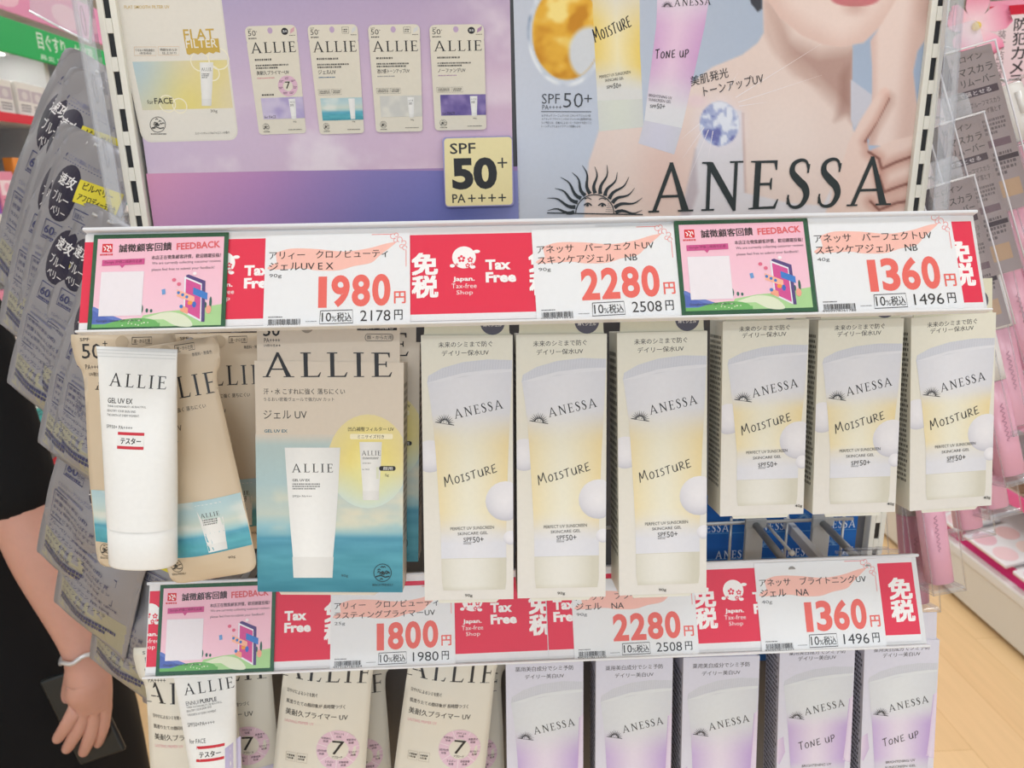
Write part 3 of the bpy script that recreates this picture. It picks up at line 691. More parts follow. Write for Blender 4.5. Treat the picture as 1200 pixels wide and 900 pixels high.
def taxlogo(b, cx, cy, s):
    """White globe with blossoms and 'Japan. Tax-free Shop' beneath; s = globe radius."""
    WHT = WH = (250, 248, 248); b.ell(cx, cy, s, s * .98, WH); b.ell(cx + s * 1.08, cy - s * .5, s * .3, s * .16, WH, 10); b.ell(cx - s * 1.0, cy + s * .72, s * .22, s * .16, WH, 10); b.ell(cx + s * .72, cy + s * .86, s * .24, s * .16, WH, 10)
    for fx, fy, r in ((-.22, .12, .34), (.52, .22, .26), (.30, .72, .22), (.68, .62, .14), (-.62, .62, .12)):
        for k in range(5):
            a = math.radians(72 * k - 90); b.ell(cx + s * fx + s * r * .62 * math.cos(a), cy + s * fy + s * r * .62 * math.sin(a), s * r * .36, s * r * .36, RED, 8)
        b.ell(cx + s * fx, cy + s * fy, s * r * .16, s * r * .16, WH, 6)
    b.text('Japan.', cx - s * .98, cy + s * 2.2, cx + s * .86, s * .5, WH, .03)
    b.text('Tax-free', cx - s * 1.1, cy + s * 2.72, cx + s * 1.0, s * .42, WH, -.004); b.text('Shop', cx - s * .7, cy + s * 3.38, cx + s * .68, s * .48, WH, -.004)
def tax_strip(plane, x0, x1, ya, yb, off, items, label, s=1.0, group=None):
    """ya, yb: functions giving the red band's top and bottom pixel row at x; margins of white above and below."""
    q = [(x0, ya(x0) - 9), (x1, ya(x1) - 9), (x1 + (x1 - 620) * .011, yb(x1) + 7), (x0 + (x0 - 620) * .011, yb(x0) + 7)]
    f = Fit(q, plane, off); b = B(map=f.L); b.box(-f.w / 2, f.w / 2, -f.h / 2, f.h / 2, -.0003, 0, (236, 236, 238))
    k = f.w / (q[1][0] - q[0][0]); hh = f.h
    b.map = lambda x, y: ((x - (x0 + x1) / 2) * k, f.h / 2 - (y) * k)
    H = hh / k; b.rect(x0, 9 * s, x1, H - 8 * s, RED)
    for it, x in items:
        b.clip = (-f.w / 2, f.w / 2, -f.h / 2, f.h / 2); c = H * .5
        if it == 'kanji': b.text('免', x, c + 1 * s, x + 29 * s, 26 * s, (250, 248, 248), .05); b.text('税', x, c + 29 * s, x + 29 * s, 26 * s, (250, 248, 248), .05)
        elif it == 'logo': taxlogo(b, x + 14 * s, c - 19 * s, 14 * s)
        else: b.text('Tax', x, c - 2.5 * s, x + 30 * s, 13 * s, (250, 248, 248), .045); b.text('Free', x, c + 13 * s, x + 36 * s, 13 * s, (250, 248, 248), .045)
        b.clip = None
    o = b.build('tax_free_strip', paper, None, f.M); tag(o, label, 'shelf strip'); return o
# measured edges of the red bands
ua = lambda x: 285.5 - (x - 100) * .0250; ub = lambda x: 378.5 - (x - 95) * .0222
la = lambda x: 694 - (x - 172) * .0385; lb = lambda x: 782.5 - (x - 170) * .0430
tax_strip(RU, 99, 700, ua, ub, .0004, [('tax', 285), ('logo', 246), ('kanji', 202), ('kanji', 341), ('kanji', 481), ('logo', 528), ('tax', 567), ('kanji', 619)], 'red tax-free strip running behind the cards on the left of the upper rail')
tax_strip(RU, 1104, 1142, ua, ub, .0004, [('kanji', 1107)], 'short red tax-free strip at the right end of the upper rail')
tax_strip(RL, 176, 640, la, lb, .0004, [('logo', 165), ('tax', 333), ('kanji', 380), ('logo', 541), ('tax', 574), ('kanji', 620)], 'red tax-free strip on the left half of the lower rail', .86)
tax_strip(RL, 641, 900, la, lb, .0004, [('tax', 648), ('kanji', 812), ('logo', 847), ('tax', 881)], 'red tax-free strip right of centre on the lower rail, its globe logo in view', .86)
tax_strip(RL, 1010, 1071, la, lb, .0004, [('kanji', 1041)], 'short red tax-free strip at the right end of the lower rail', .88)

SALMON, CORAL = (248, 194, 182), (236, 108, 100)
def price_card(quad, plane, l1, l2, size, price, tax, code, label, l1x=145, l2x=80, off=.0011):
    f = Fit(quad, plane, off); b = B()
    b.box(-f.w / 2, f.w / 2, -f.h / 2, f.h / 2, -.0004, 0, (236, 238, 241))
    b.map = lambda x, y: ((x / 170 - .5) * f.w, (.5 - y / 108) * f.h)
    b.poly(catmull([(12, 21), (30, 16.5), (60, 17.5), (92, 21), (120, 18), (142, 12.5), (153, 11.5), (147, 17), (134, 27), (124, 35), (104, 38.5), (86, 43), (60, 42.5), (44, 40), (5, 40.5), (8, 35), (14, 33)], 4), SALMON)
    b.line([(125, 1.6), (148, 1.6)], .7, CORAL); b.line([(165.5, 20), (165.5, 40)], .7, CORAL)
    for cx, cy, r, a0, a1 in ((150, 4, 3, 40, 330), (154, 2.6, 2.4, 180, 480), (158, 8, 3, 100, 400), (153, 9, 2.2, 0, 280), (163, 12, 2.6, 180, 480), (164, 18, 2.6, 90, 380), (160, 16, 2, 0, 300)):
        b.line(arc(cx, cy, r, r, a0, a1, 10), .6, CORAL)
    b.text(l1, 5, 29, 5 + l1x, 9.6, BLACK, .011, y1=28.6); b.text(l2, 5, 42, 5 + l2x, 9.6, BLACK, .011)
    b.text(size, 5.5, 51, 20, 5.2, (80, 80, 84))
    x0 = 58 if price[0] == '2' else 56; n = 4; ww = 95 / 4
    for i, ch in enumerate(price):
        a = 0.36 if ch == '1' else .86; xs = 53 + ww * i + (ww * .42 if ch == '1' else ww * .06)
        b.text(ch, xs, 86 - .3 * i, xs + ww * (.42 if ch == '1' else .9), 36 if ch == '1' else 37, CORAL, .035, res=5)
    b.text('円', 151.5, 82.5, 164.5, 13.5, CORAL, .03)
    b.line([(66, 89.5), (103, 89), (103.5, 104), (65, 104.5), (66, 89.5)], .9, (70, 70, 74))
    b.text('10', 67.5, 102, 78.5, 10.5, BLACK, .004); b.text('%', 79, 101.8, 84.5, 6, BLACK); b.text('税込', 85, 102.3, 102, 10.5, BLACK, .012)
    b.text(tax, 112, 102.3, 147, 12.3, BLACK, -.002, res=3); b.text('円', 151.5, 101.5, 161, 11.5, BLACK, .012)
    b.smalltext(6, 94.5, 23, 96.5, 1, (90, 90, 94)); b.smalltext(49, 100.5, 63, 102, 1, (130, 130, 132)); x = 6.0; rr = random.Random(int(code[-4:]))
    while x < 42:
        w = rr.choice((.35, .35, .7, 1.0)); b.rect(x, 98, x + w, 104, (60, 60, 64)); x += w + rr.choice((.35, .5, .8))
    b.text(code, 4, 107, 43, 2.8, (70, 70, 74))
    o = b.build('price_card', paper, None, f.M); tag(o, label, 'price card'); return o
price_card([(311, 276), (480, 272.2), (481, 381.5), (308.5, 384.5)], RU, 'アリィー　クロノビューティ', 'ジェルUV E X', '90g', '1980', '2178', '4973167197776', 'white price card reading 1980 yen above the wide carton with the sea picture', 139, 75)
price_card([(624, 270), (790, 262), (798.5, 370.3), (628, 376)], RU, 'アネッサ　パーフェクトUV', 'スキンケアジェル　NB', '90g', '2280', '2508', '4909978228545', 'white price card reading 2280 yen in the upper rail above the large cream cartons', 139, 118)
price_card([(947, 256), (1114.4, 249.8), (1129.6, 362), (959, 367)], RU, 'アネッサ　パーフェクトUV', 'スキンケアジェル　NB', '40g', '1360', '1496', '4909978261788', 'white 1360 yen price card at the right of the upper rail', 139, 120)
price_card([(388.5, 690), (532, 684), (534, 778.6), (386, 783.7)], RL, 'アリィー　クロノビューティ', 'ラスティングプライマーUV', '25g', '1800', '1980', '4973167181454', 'white price card reading 1800 yen just below the wide sea-picture carton', 143, 138)
price_card([(669, 680), (812, 674), (820, 767), (673.3, 772.5)], RL, 'アネッサ　ブライトニングUV', 'ジェル　NA', '90g', '2280', '2508', '4909978215330', 'white 2280 yen price card in the lower rail, its heading hidden by two cartons', 143, 66)
price_card([(883.7, 660), (1027, 655), (1039.7, 758.4), (893, 764.8)], RL, 'アネッサ　ブライトニングUV', 'ジェル　NA', '40g', '1360', '1496', '4909978215323', 'white price card reading 1360 yen at the right of the lower rail, fully in view', 147, 66)

def feedback(quad, plane, label, off=.0017):
    f = Fit(quad, plane, off); b = B(); b.box(-f.w / 2, f.w / 2, -f.h / 2, f.h / 2, -.0005, 0, (42, 92, 66))
    b.map = lambda x, y: ((x / 160 - .5) * f.w, (.5 - y / 113) * f.h)
    b.paint(5, 5, 155, 108, 6, lambda X, Y: np.stack([245 - 0 * X, 190 + 14 * (Y / 108), 208 + 12 * (Y / 108)], -1))
    b.poly(catmull([(5, 92), (5, 84), (14, 88), (24, 93), (40, 99), (46, 103), (5, 105)], 4), (104, 128, 200)); b.poly(catmull([(5, 88), (20, 96), (36, 103), (5, 103)], 3), (84, 108, 186))
    b.poly([(56, 108), (64, 95), (90, 91), (120, 89), (155, 84), (155, 108)], (172, 214, 152)); b.poly(catmull([(60, 100), (90, 92), (112, 96), (122, 108), (104, 108), (88, 100)], 4), (226, 232, 206))
    b.poly(catmull([(5, 108), (24, 103), (42, 99), (62, 98), (78, 101), (84, 108)], 4), (112, 182, 104)); b.rect(5, 104, 84, 108, (112, 182, 104))
    rr = random.Random(3)
    for i in range(14): b.ell(rr.uniform(40, 70), rr.uniform(100, 107), .8, .7, (236, 240, 214), 6)
    for x, y, h in ((62, 92, 9), (68, 92, 5), (73, 92, 4), (136, 88, 7), (142, 88, 13)): b.ell(x, y - h / 2, 1.6, h / 2, (56, 104, 92), 10)
    # shop emblem, heading, lines
    b.rect(11, 11, 23, 21, (214, 40, 52)); b.line(catmull([(12.5, 14), (15, 16.5), (13.5, 19)], 3), 1.3, (250, 240, 240)); b.line(catmull([(15.5, 13), (19, 15), (17, 18.5), (20, 19.5)], 3), 1.3, (250, 240, 240)); b.line([(20, 13), (21.5, 17)], 1.3, (250, 240, 240)); b.smalltext(9, 22.5, 25, 25, 1, (214, 40, 52), .8)
    b.text('誠徵顧客回饋', 31, 21.5, 93, 9.5, (44, 40, 44), .022, y1=20); b.text('FEEDBACK', 99, 20, 151, 8.2, (224, 98, 104), .028, y1=18)
    b.text('本店正在徵集顧客評價，歡迎踴躍投稿！', 70, 31, 152, 5, (60, 52, 56), .012, y1=29.5); b.text('We are currently collecting customer reviews', 71, 37.5, 152, 4, (110, 96, 104), y1=36); b.text('please feel free to submit your feedback!', 71, 45, 145, 4, (110, 96, 104), y1=43.5)
    b.poly([(12, 30), (62, 29), (62, 36), (39, 36.5), (36, 40), (33, 36.6), (12, 37)], (206, 84, 144)); b.text('Google 評價二維碼在此處', 15, 35, 59, 4, (110, 30, 70), y1=34.2)
    b.rect(12, 44, 62, 95, (238, 232, 238)); b.text('Google review QR code here', 10, 102.5, 63, 3.6, (70, 74, 84))
    # tilted phone with message bubbles and stars
    b.poly([(112, 50), (115, 49), (135, 57), (136, 104), (132, 104), (112, 92)], (88, 72, 130)); b.poly([(110, 51), (131, 60), (132, 104), (111, 93)], (238, 236, 244)); b.poly([(112, 54), (130, 61.5), (130.5, 101), (112.5, 91.5)], (214, 84, 152))
    b.poly([(121, 64), (138, 71), (138, 79), (121, 72)], (64, 128, 206)); b.poly([(102, 66), (123, 75), (123, 82), (102, 74)], (250, 186, 160)); b.poly([(107, 84), (116, 88), (116, 95), (107, 91)], (244, 168, 140))
    for x, y in ((104, 70), (109, 72.5), (114, 75)): b.ell(x, y, 1.9, 1.9, (66, 128, 200), 8)
    for x, y in ((98, 55), (104, 60)): b.ell(x, y, 2.6, 2.2, (226, 110, 140), 8)
    b.ell(118, 82, 3.2, 2.6, (242, 160, 70), 6); b.ell(123, 84, 2.6, 4, (66, 110, 196), 6); b.ell(108, 86, 2.2, 2.2, (66, 128, 200), 8); b.poly([(84, 66), (88, 65), (89, 71), (85, 72)], (110, 160, 214)); b.ell(140, 90, 3.4, 5, (244, 170, 150), 8); b.ell(122, 48, 2.5, 2, (250, 240, 244), 8)
    o = b.build('feedback_card', paper, None, f.M); tag(o, label, 'notice card'); return o
feedback([(110, 275.5), (267.5, 272), (264, 386), (102, 389.5)], RU, 'pink green-edged notice headed FEEDBACK at the left end of the upper rail')
feedback([(790.6, 259), (946.4, 254.7), (957, 365), (798.5, 370)], RU, 'pink green-edged notice headed FEEDBACK between the upper 2280 and 1360 price cards')
feedback([(189, 685), (323, 681), (321, 787), (181, 792.5)], RL, 'pink green-edged notice headed FEEDBACK at the left end of the lower rail')
# ================================================================ sunscreen cartons
def side_rows(b, xs, y0, y1, z0, z1, rows, col, seed, face=-1):
    """Rows of tiny print on a carton's side face at x = xs."""
    t = B(map=lambda x, y: (x, y)); t.smalltext(0, 0, abs(z1 - z0), abs(y1 - y0), rows, col, .55, seed)
    v = [((xs + face * (z + .00002)), y1 - y, (z0 + x if face < 0 else z1 - x)) for x, y, z in t.v]
    k = len(b.v); b.v += v; b.c += t.c; b.f += [tuple(i + k for i in (q[::-1])) for q in t.f]; b.sm += t.sm
V90 = [0, 42, 66, 74, 145, 258, 463, 605, 618, 640, 698, 808, 830]
V40 = [0, 38, 56, 78, 138, 246, 363, 426, 440, 468, 513, 606, 631]
PERLE = (228, 228, 236)
def suncream_front(b, w, h, small, kind):
    """Front print in a 275-wide design: heading, slanted wordmark, tube picture, pearls of water."""
    u = w / 275.0; V = V40 if small else V90
    def m(x, y):
        return (x - 137.5) * u, h / 2 - np.interp(y, V90 + [1000], V + [V[-1] + 170]) * u * (h / u / V[-1])
    b.map = m; b.iso = True; b.clip = (-w / 2, w / 2, -h / 2, h / 2)
    if kind == 'cream':
        bg0, bg1, bg2 = (230, 227, 212), (228, 225, 214), (225, 222, 217)
        t0, t1, t2, cap, capd = (226, 227, 234), (236, 233, 214), (234, 216, 166), (229, 228, 221), (208, 205, 190)
    else:
        bg0, bg1, bg2 = (219, 219, 233), (221, 220, 234), (226, 222, 236)
        t0, t1, t2, cap, capd = (226, 230, 234), (232, 222, 238), (192, 166, 218), (226, 222, 234), (196, 188, 212)
    b.strip([(0, 0), (0, 830)], [(275, 0), (275, 830)], 2, 12, lambda a, v: mix(bg0, bg1, v * 2) if v < .5 else mix(bg1, bg2, v * 2 - 1))
    if kind == 'cream':
        b.text('未来のシミまで防ぐ', 52, 38, 214, 17, (60, 58, 56), .012, y1=35); b.text('デイリー保水UV', 62, 64, 203, 17, (60, 58, 56), .012, y1=61)
    else:
        b.text('薬用美白成分でシミ予防', 34, 38, 240, 18, (60, 58, 66), .011, y1=36); b.text('デイリー美白UV', 68, 64, 206, 17, (60, 58, 66), .011, y1=62)
    def pearl(cx, cy, r, dark):
        p0 = m(cx, cy); q = np.array([(p0[0], p0[1])] + [(p0[0] + r * u * k * math.cos(a), p0[1] + r * u * k * math.sin(a)) for k in (.55, .86, 1) for a in np.linspace(0, 2 * math.pi, 25)[:-1]])
        d = np.array([0] + [k for k in (.3, .7, 1) for _ in range(24)]); sh = np.clip(.5 + (p0[1] - q[:, 1]) / (2.4 * r * u), 0, 1) * d
        c = np.array((236, 235, 240)) * (1 - sh[:, None]) + np.array(dark) * sh[:, None]
        f = [(0, 1 + i, 1 + (i + 1) % 24) for i in range(24)] + [(1 + 24 * k + i, 25 + 24 * k + i, 25 + 24 * k + (i + 1) % 24, 1 + 24 * k + (i + 1) % 24) for k in range(2) for i in range(24)]
        b.put(q, f, c)
    if kind == 'cream': pearl(22, 372, 50, (196, 196, 206))
    else:
        b.strip([(0, 400), (-10, 480), (0, 560)], [(22, 380), (30, 480), (10, 580)], 3, 4, lambda a, v: mix((234, 222, 238), (206, 186, 220), a))
    # crimped tail, body, cap
    TL = [(16, 147), (20, 124), (62, 100), (125, 82), (200, 74), (278 - 5, 77)]; LO = [(16, 147), (60, 132), (125, 115), (200, 106), (240, 104), (273, 104)]
    b.strip([TL[0], LO[0]], [TL[-1], LO[-1]], 1, 1, lambda a, v: (214, 216, 224))
    b.poly(LO + TL[::-1], (212, 214, 223))
    for i in range(30):
        x = 20 + i * 8.4; yl = np.interp(x, [p[0] for p in LO], [p[1] for p in LO]); yt = np.interp(x, [p[0] for p in TL], [p[1] for p in TL]); b.line([(x, yl - 1), (x + 3, yt + 1)], .8, (196, 199, 210))
    Lp = [(17, 145), (25, 200), (33, 270), (39, 350), (44, 440), (49, 540), (52, 620), (53, 696)]; Rp = [(272, 104), (269, 190), (265, 270), (261, 350), (258, 440), (255, 540), (253, 620), (253, 696)]
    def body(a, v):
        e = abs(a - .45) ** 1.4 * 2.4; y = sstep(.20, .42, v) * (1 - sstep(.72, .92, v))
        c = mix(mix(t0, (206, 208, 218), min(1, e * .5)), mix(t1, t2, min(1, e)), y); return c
    lo_u = [p[0] for p in LO]; lo_y = [p[1] for p in LO]
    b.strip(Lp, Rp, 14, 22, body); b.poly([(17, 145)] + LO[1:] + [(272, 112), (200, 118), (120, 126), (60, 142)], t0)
    b.strip([(53, 697), (54, 770), (58, 798)], [(253, 697), (253, 770), (249, 798)], 10, 4, lambda a, v: mix(cap, capd, min(1, abs(a - .42) ** 2 * 4.2 + .5 * (v > .9))))
    b.line([(53, 697), (253, 696)], 1.6, capd)
    if kind == 'cream': pearl(252, 515, 62, (190, 190, 202)); pearl(266, 632, 22, (196, 196, 206))
    else:
        b.strip([(262, 200), (252, 420), (246, 560)], [(290, 180), (300, 420), (290, 600)], 3, 5, lambda a, v: mix((232, 222, 238), (204, 180, 220), abs(a - .4)))
        b.line([(262, 200), (253, 420), (247, 540), (256, 572), (275, 580)], 2, (196, 168, 214))
    b.serif('ANESSA', 100, 256, 246, 28, y1=225, gap=.24); b.sun(68, 271, 29, ang=10, detail=False)
    if kind == 'cream':
        b.script('MOISTURE', 68, 468, 228, 33, y1=424, w=.085)
        l1, l2 = 'PERFECT UV SUNSCREEN', 'SKINCARE GEL'
    else:
        b.script('TONE UP', 84, 470, 216, 33, y1=438, w=.085); l1, l2 = 'BRIGHTENING UV', 'SUNSCREEN GEL'
    k = 0 if kind == 'cream' else 12
    b.text(l1, 82 + k, 606, 216 - k, 9.5, (70, 68, 66), y1=602); b.text(l2, 104 - k, 622, 196 + k, 9, (70, 68, 66), y1=619)
    b.text('SPF', 122, 643, 149, 13, (60, 60, 60), y1=641); b.line([(122, 645.5), (149, 644)], .8, (60, 60, 60)); b.text('50+', 151, 646, 184, 18, (50, 50, 50), y1=644); b.smalltext(122, 647, 148, 651, 1, (90, 90, 90))
    if small: b.text('40g', 246, 812, 270, 12, (60, 60, 58), .006)
    else: b.text('90g', 124, 822, 148, 11, (60, 60, 58), .006)
    b.iso = False; b.clip = None

def carton(name, label, cat, group, fit, depth, bodycol, front, tabcol, tab=True, side=(110, 108, 100), seal=True):
    w, h = fit.w, fit.h; t = thing(name, label, cat, fit.M, group)
    b = B(); b.box(-w / 2, w / 2, -h / 2, h / 2, -depth, 0, bodycol, .0005)
    front(b, w, h)
    side_rows(b, -w / 2, -h * .36, h * .43, -depth * .93, -depth * .1, 30, side, 3); side_rows(b, w / 2, -h * .3, h * .42, -depth * .9, -depth * .1, 22, side, 4, 1)
    b.build('carton_body', card_m, t)
    if tab:
        b = B(); s = w * .47; b.prism([(-s, h / 2 - .001), (s, h / 2 - .001), (s * .985, h / 2 + .0035), (s * .97, h / 2 + .024), (-s * .97, h / 2 + .024), (-s * .985, h / 2 + .0035)], -.0016, -.0008, tabcol)
        b.z = -.0007; b.map = lambda x, y: (x, y)
        if seal: b.ell(w * .28, h / 2 + .0085, w * .135, w * .135, (92, 90, 104)); b.text('輝くジェル', w * .18, h / 2 + .0055, w * .38, -.0028, (236, 234, 230), .02)
        b.ell(0, h / 2 + .018, .0035, .0035, (70, 66, 62))
        b.build('hang_tab', card_m, t)
    b = B(); s = w * .34; b.prism([(-s, -h / 2 - .0022), (s * .9, -h / 2 - .0022), (s, -h / 2 + .0004), (-s * 1.05, -h / 2 + .0004)], -.0012, -.0003, bodycol); b.build('bottom_flap', card_m, t)
    return t
P90 = Plane(663, 545, -.136, 10)
def cq(x, y): return (480 + x / 2.647, 370 + y / 2.647)
names90 = ['leftmost of the three, beside the wide sea-picture carton', 'middle one of the three', 'rightmost of the three, its left side showing']
for k, q in enumerate(([(33, 62), (319, 58), (323, 880), (49, 882)], [(322, 54), (600, 48), (617, 878), (345, 880)], [(630, 42), (911, 36), (937, 868), (659, 878)])):
    f = Fit([cq(*p) for p in q], P90)
    if k == 0:
        c90 = carton('sunscreen_carton', 'large cream 90g sunscreen carton, ' + names90[0], 'carton', 'large cream 90g cartons under the upper rail', f, .034, (226, 224, 212), lambda b, w, h: suncream_front(b, w, h, False, 'cream'), (226, 223, 200)); w90 = f.w
    else: dup(c90, f.M, 'large cream 90g sunscreen carton, ' + names90[k])
P40 = Plane(1005, 488, -.134, 8)
def c8(x, y): return (820 + x / 2.726, 350 + y / 2.726)
names40 = ['leftmost of the three, beside the large cartons', 'middle one of the three', 'rightmost of the three, next to the pink tubes']
for k, q in enumerate(([(62, 72), (336, 67), (344, 686), (77, 696)], [(352, 63), (635, 58), (655, 684), (373, 695)], [(652, 52), (931, 43), (957, 660), (683, 688)])):
    f = Fit([c8(*p) for p in q], P40)
    if k == 0:
        c40 = carton('sunscreen_carton', 'small cream 40g sunscreen carton, ' + names40[0], 'carton', 'small cream 40g cartons under the upper rail', f, .030, (226, 224, 212), lambda b, w, h: suncream_front(b, w, h, True, 'cream'), (226, 223, 200))
    else: dup(c40, f.M, 'small cream 40g sunscreen carton, ' + names40[k])
PL = Plane(740, 850, -.100, 8)
namesL = ['leftmost of the three, beside the pouches', 'middle one of the three', 'rightmost of the three']
for k, q in enumerate(([(592.5, 775), (682, 772), (684.5, 1045), (596, 1048)], [(695.5, 773), (786, 770), (788, 1043), (697.5, 1046)], [(795.5, 770), (885, 767), (888, 1040), (798.5, 1043)])):
    f = Fit(q, PL)
    if k == 0: cL = carton('brightening_carton', 'large lavender sunscreen carton below the lower rail, ' + namesL[0], 'carton', 'large lavender cartons under the lower rail', f, .033, (216, 214, 226), lambda b, w, h: suncream_front(b, w, h, False, 'lilac'), (218, 216, 228), side=(90, 88, 98), seal=False)
    else: dup(cL, f.M, 'large lavender sunscreen carton below the lower rail, ' + namesL[k])
for k, q in enumerate(([(906, 757), (995.5, 754), (1000, 962), (916, 966)], [(1009, 753), (1090, 749), (1097, 958), (1015, 962)])):
    f = Fit(q, Plane(1000, 850, -.100, 8))
    if k == 0: cS = carton('brightening_carton', 'small lavender sunscreen carton below the lower 1360 yen card, left one of the pair', 'carton', 'small lavender cartons under the lower rail', f, .030, (216, 214, 226), lambda b, w, h: suncream_front(b, w, h, True, 'lilac'), (218, 216, 228), side=(70, 68, 80), seal=False)
    else: dup(cS, f.M, 'small lavender sunscreen carton below the lower 1360 yen card, right one at the aisle edge')

# ---- wide carton with the sea picture
fA = Fit([(299, 424), (473, 426), (472, 694.5), (301, 693)], Plane(386, 560, -.134, 10))
def sea_front(b, w, h):
    C = lambda x, y: fA.L(290 + x / 2.729, 375 + y / 2.729)
    b.clip = (-w / 2, w / 2, -h / 2, h / 2 + .03); b.map = C
    b.strip([(20, 130), (30, 380)], [(502, 136), (500, 385)], 2, 4, lambda a, v: (220, 208, 192))
    def bg(X, Y):
        v = (Y - 370) / 500; ks = [0, .06, .3, .5, .58, .635, .65, .8, 1]
        cs = [(216, 208, 196), (184, 204, 204), (176, 202, 206), (196, 208, 200), (150, 196, 208), (120, 178, 196), (82, 152, 178), (84, 158, 176), (58, 132, 152)]
        Cc = np.stack([np.interp(v, ks, [c[i] for c in cs]) for i in range(3)], -1)
        cl = nstep(.48, .74, vnoise(X, Y * 2.0, 190, 21, 4)) * nstep(.30, .42, v) * nstep(.66, .56, v); Cc = Cc * (1 - .7 * cl[..., None]) + np.array((240, 226, 196)) * .7 * cl[..., None]
        return Cc + ((vnoise(X, Y * 7, 120, 4, 3) - .5) * 30 * nstep(.64, .68, v))[..., None]
    b.paint(22, 366, 502, 874, 7, bg)
    # golden moon with the little tube
    q = [C(382 + 0 * a, 452) for a in (0,)]
    r0 = 150; n = 36; P = [C(385, 452)]; cc = [(248, 238, 160)]
    for kr in (.45, .8, 1.0):
        for i in range(n): a = 2 * math.pi * i / n; P.append(C(min(500, 385 + r0 * .86 * kr * math.cos(a)), 452 + r0 * kr * math.sin(a))); s_ = math.sin(a); cc.append(mix((246, 230, 122), mix((232, 218, 160), (208, 224, 216), sstep(-.1, .9, s_)), kr))
    b.put(P, [(0, 1 + (i + 1) % n, 1 + i) for i in range(n)] + [(1 + n * k + i, 1 + n * k + (i + 1) % n, 1 + n * (k + 1) + (i + 1) % n, 1 + n * (k + 1) + i) for k in range(2) for i in range(n)], cc)
    b.serif('ALLIE', 52, 183, 462, 78, gap=.24, y1=182)
    b.text('汗・水 こすれに強く 落ちにくい', 52, 238, 312, 19, (60, 56, 52), .012); b.text('うるおい密着ヴェールで強力UV カット', 52, 260, 278, 13, (60, 56, 52), .006)
    b.text('ジェル UV', 52, 316, 190, 28, (56, 54, 52), .008, res=3); b.text('GEL UV EX', 54, 360, 128, 10, (52, 110, 130), .02)
    b.text('凹凸補整フィルター UV', 322, 356, 468, 14, (60, 54, 40), .012); b.rect(328, 364, 465, 381, (248, 240, 206), 4); b.text('ミニサイズ付き', 352, 379, 437, 12, (60, 54, 40), .01)
    mini_tube(b, 358, 390, 72, 186, name=False); b.serif('ALLIE', 366, 433, 426, 15); b.smalltext(368, 438, 420, 446, 2, (120, 120, 120)); b.smalltext(368, 456, 396, 460, 1, (120, 120, 120)); b.text('for FACE', 367, 480, 390, 5, (90, 90, 90))
    b.rect(412, 470, 420, 508, (220, 224, 200)); b.rect(421, 467, 474, 482, (44, 42, 40), 7); b.text('顔用', 434, 480, 464, 11, (240, 240, 236), .01); b.text('5g', 440, 502, 452, 10, (90, 84, 60))
    mini_tube(b, 119, 408, 178, 416, name=False, col=(244, 245, 244)); b.serif('ALLIE', 143, 487, 274, 27, gap=.3)
    b.text('GEL UV EX', 144, 516, 200, 8, (60, 60, 60), .02); b.smalltext(144, 521, 232, 543, 3, (120, 120, 120)); b.text('SPF50+ PA++++', 144, 567, 206, 7, (90, 90, 90))
    b.text('90g', 300, 824, 322, 11, (60, 90, 100)); leaf_seal(b, 432, 808, 28, (40, 60, 64), 5); b.text('BEACH FRIENDLY', 400, 850, 466, 7, (40, 60, 64))
    b.clip = None
tA = carton('sun_gel_carton', 'wide sunscreen carton with a sea picture, front one beneath the 1980 yen card', 'carton', None, fA, .026, (216, 204, 190), sea_front, (0, 0, 0), tab=False, side=(150, 138, 124), seal=False)
b = B(); hb = fA.h / 2; xa, xb = fA.L(301, 405)[0], fA.L(468.5, 405)[0]
b.prism([(xa, hb - .002), (xb, hb - .002), (xb, hb + .034), (xa, hb + .034)], -.0016, -.0003, (216, 204, 188)); b.z = -.0002
C6 = lambda x, y: fA.L(290 + x / 2.729, 375 + y / 2.729); b.map = C6
b.text('50', 50, 52, 104, 40, BLACK, .012); b.text('PA++++', 53, 72, 104, 14, BLACK); b.text('UV耐水性★★', 52, 86, 106, 9, BLACK)
b.rect(350, 8, 478, 33, (36, 36, 38)); b.text('無香料・無着色', 362, 30, 466, 16, (226, 220, 210)); b.line(arc(384, 56, 8, 11, 90, 270, 6) + arc(458, 56, 8, 11, -90, 90, 6), 1.6, (60, 58, 54), True); b.text('顔・からだ用', 382, 62, 462, 13, BLACK, .006)
b.ell(190, 18, 22, 24, (150, 140, 128)); b.build('header_card', card_m, tA)
dup(tA, fA.M @ TR(.0085, .013, -.0275), 'second wide sea-picture sunscreen carton, mostly hidden behind the front one')

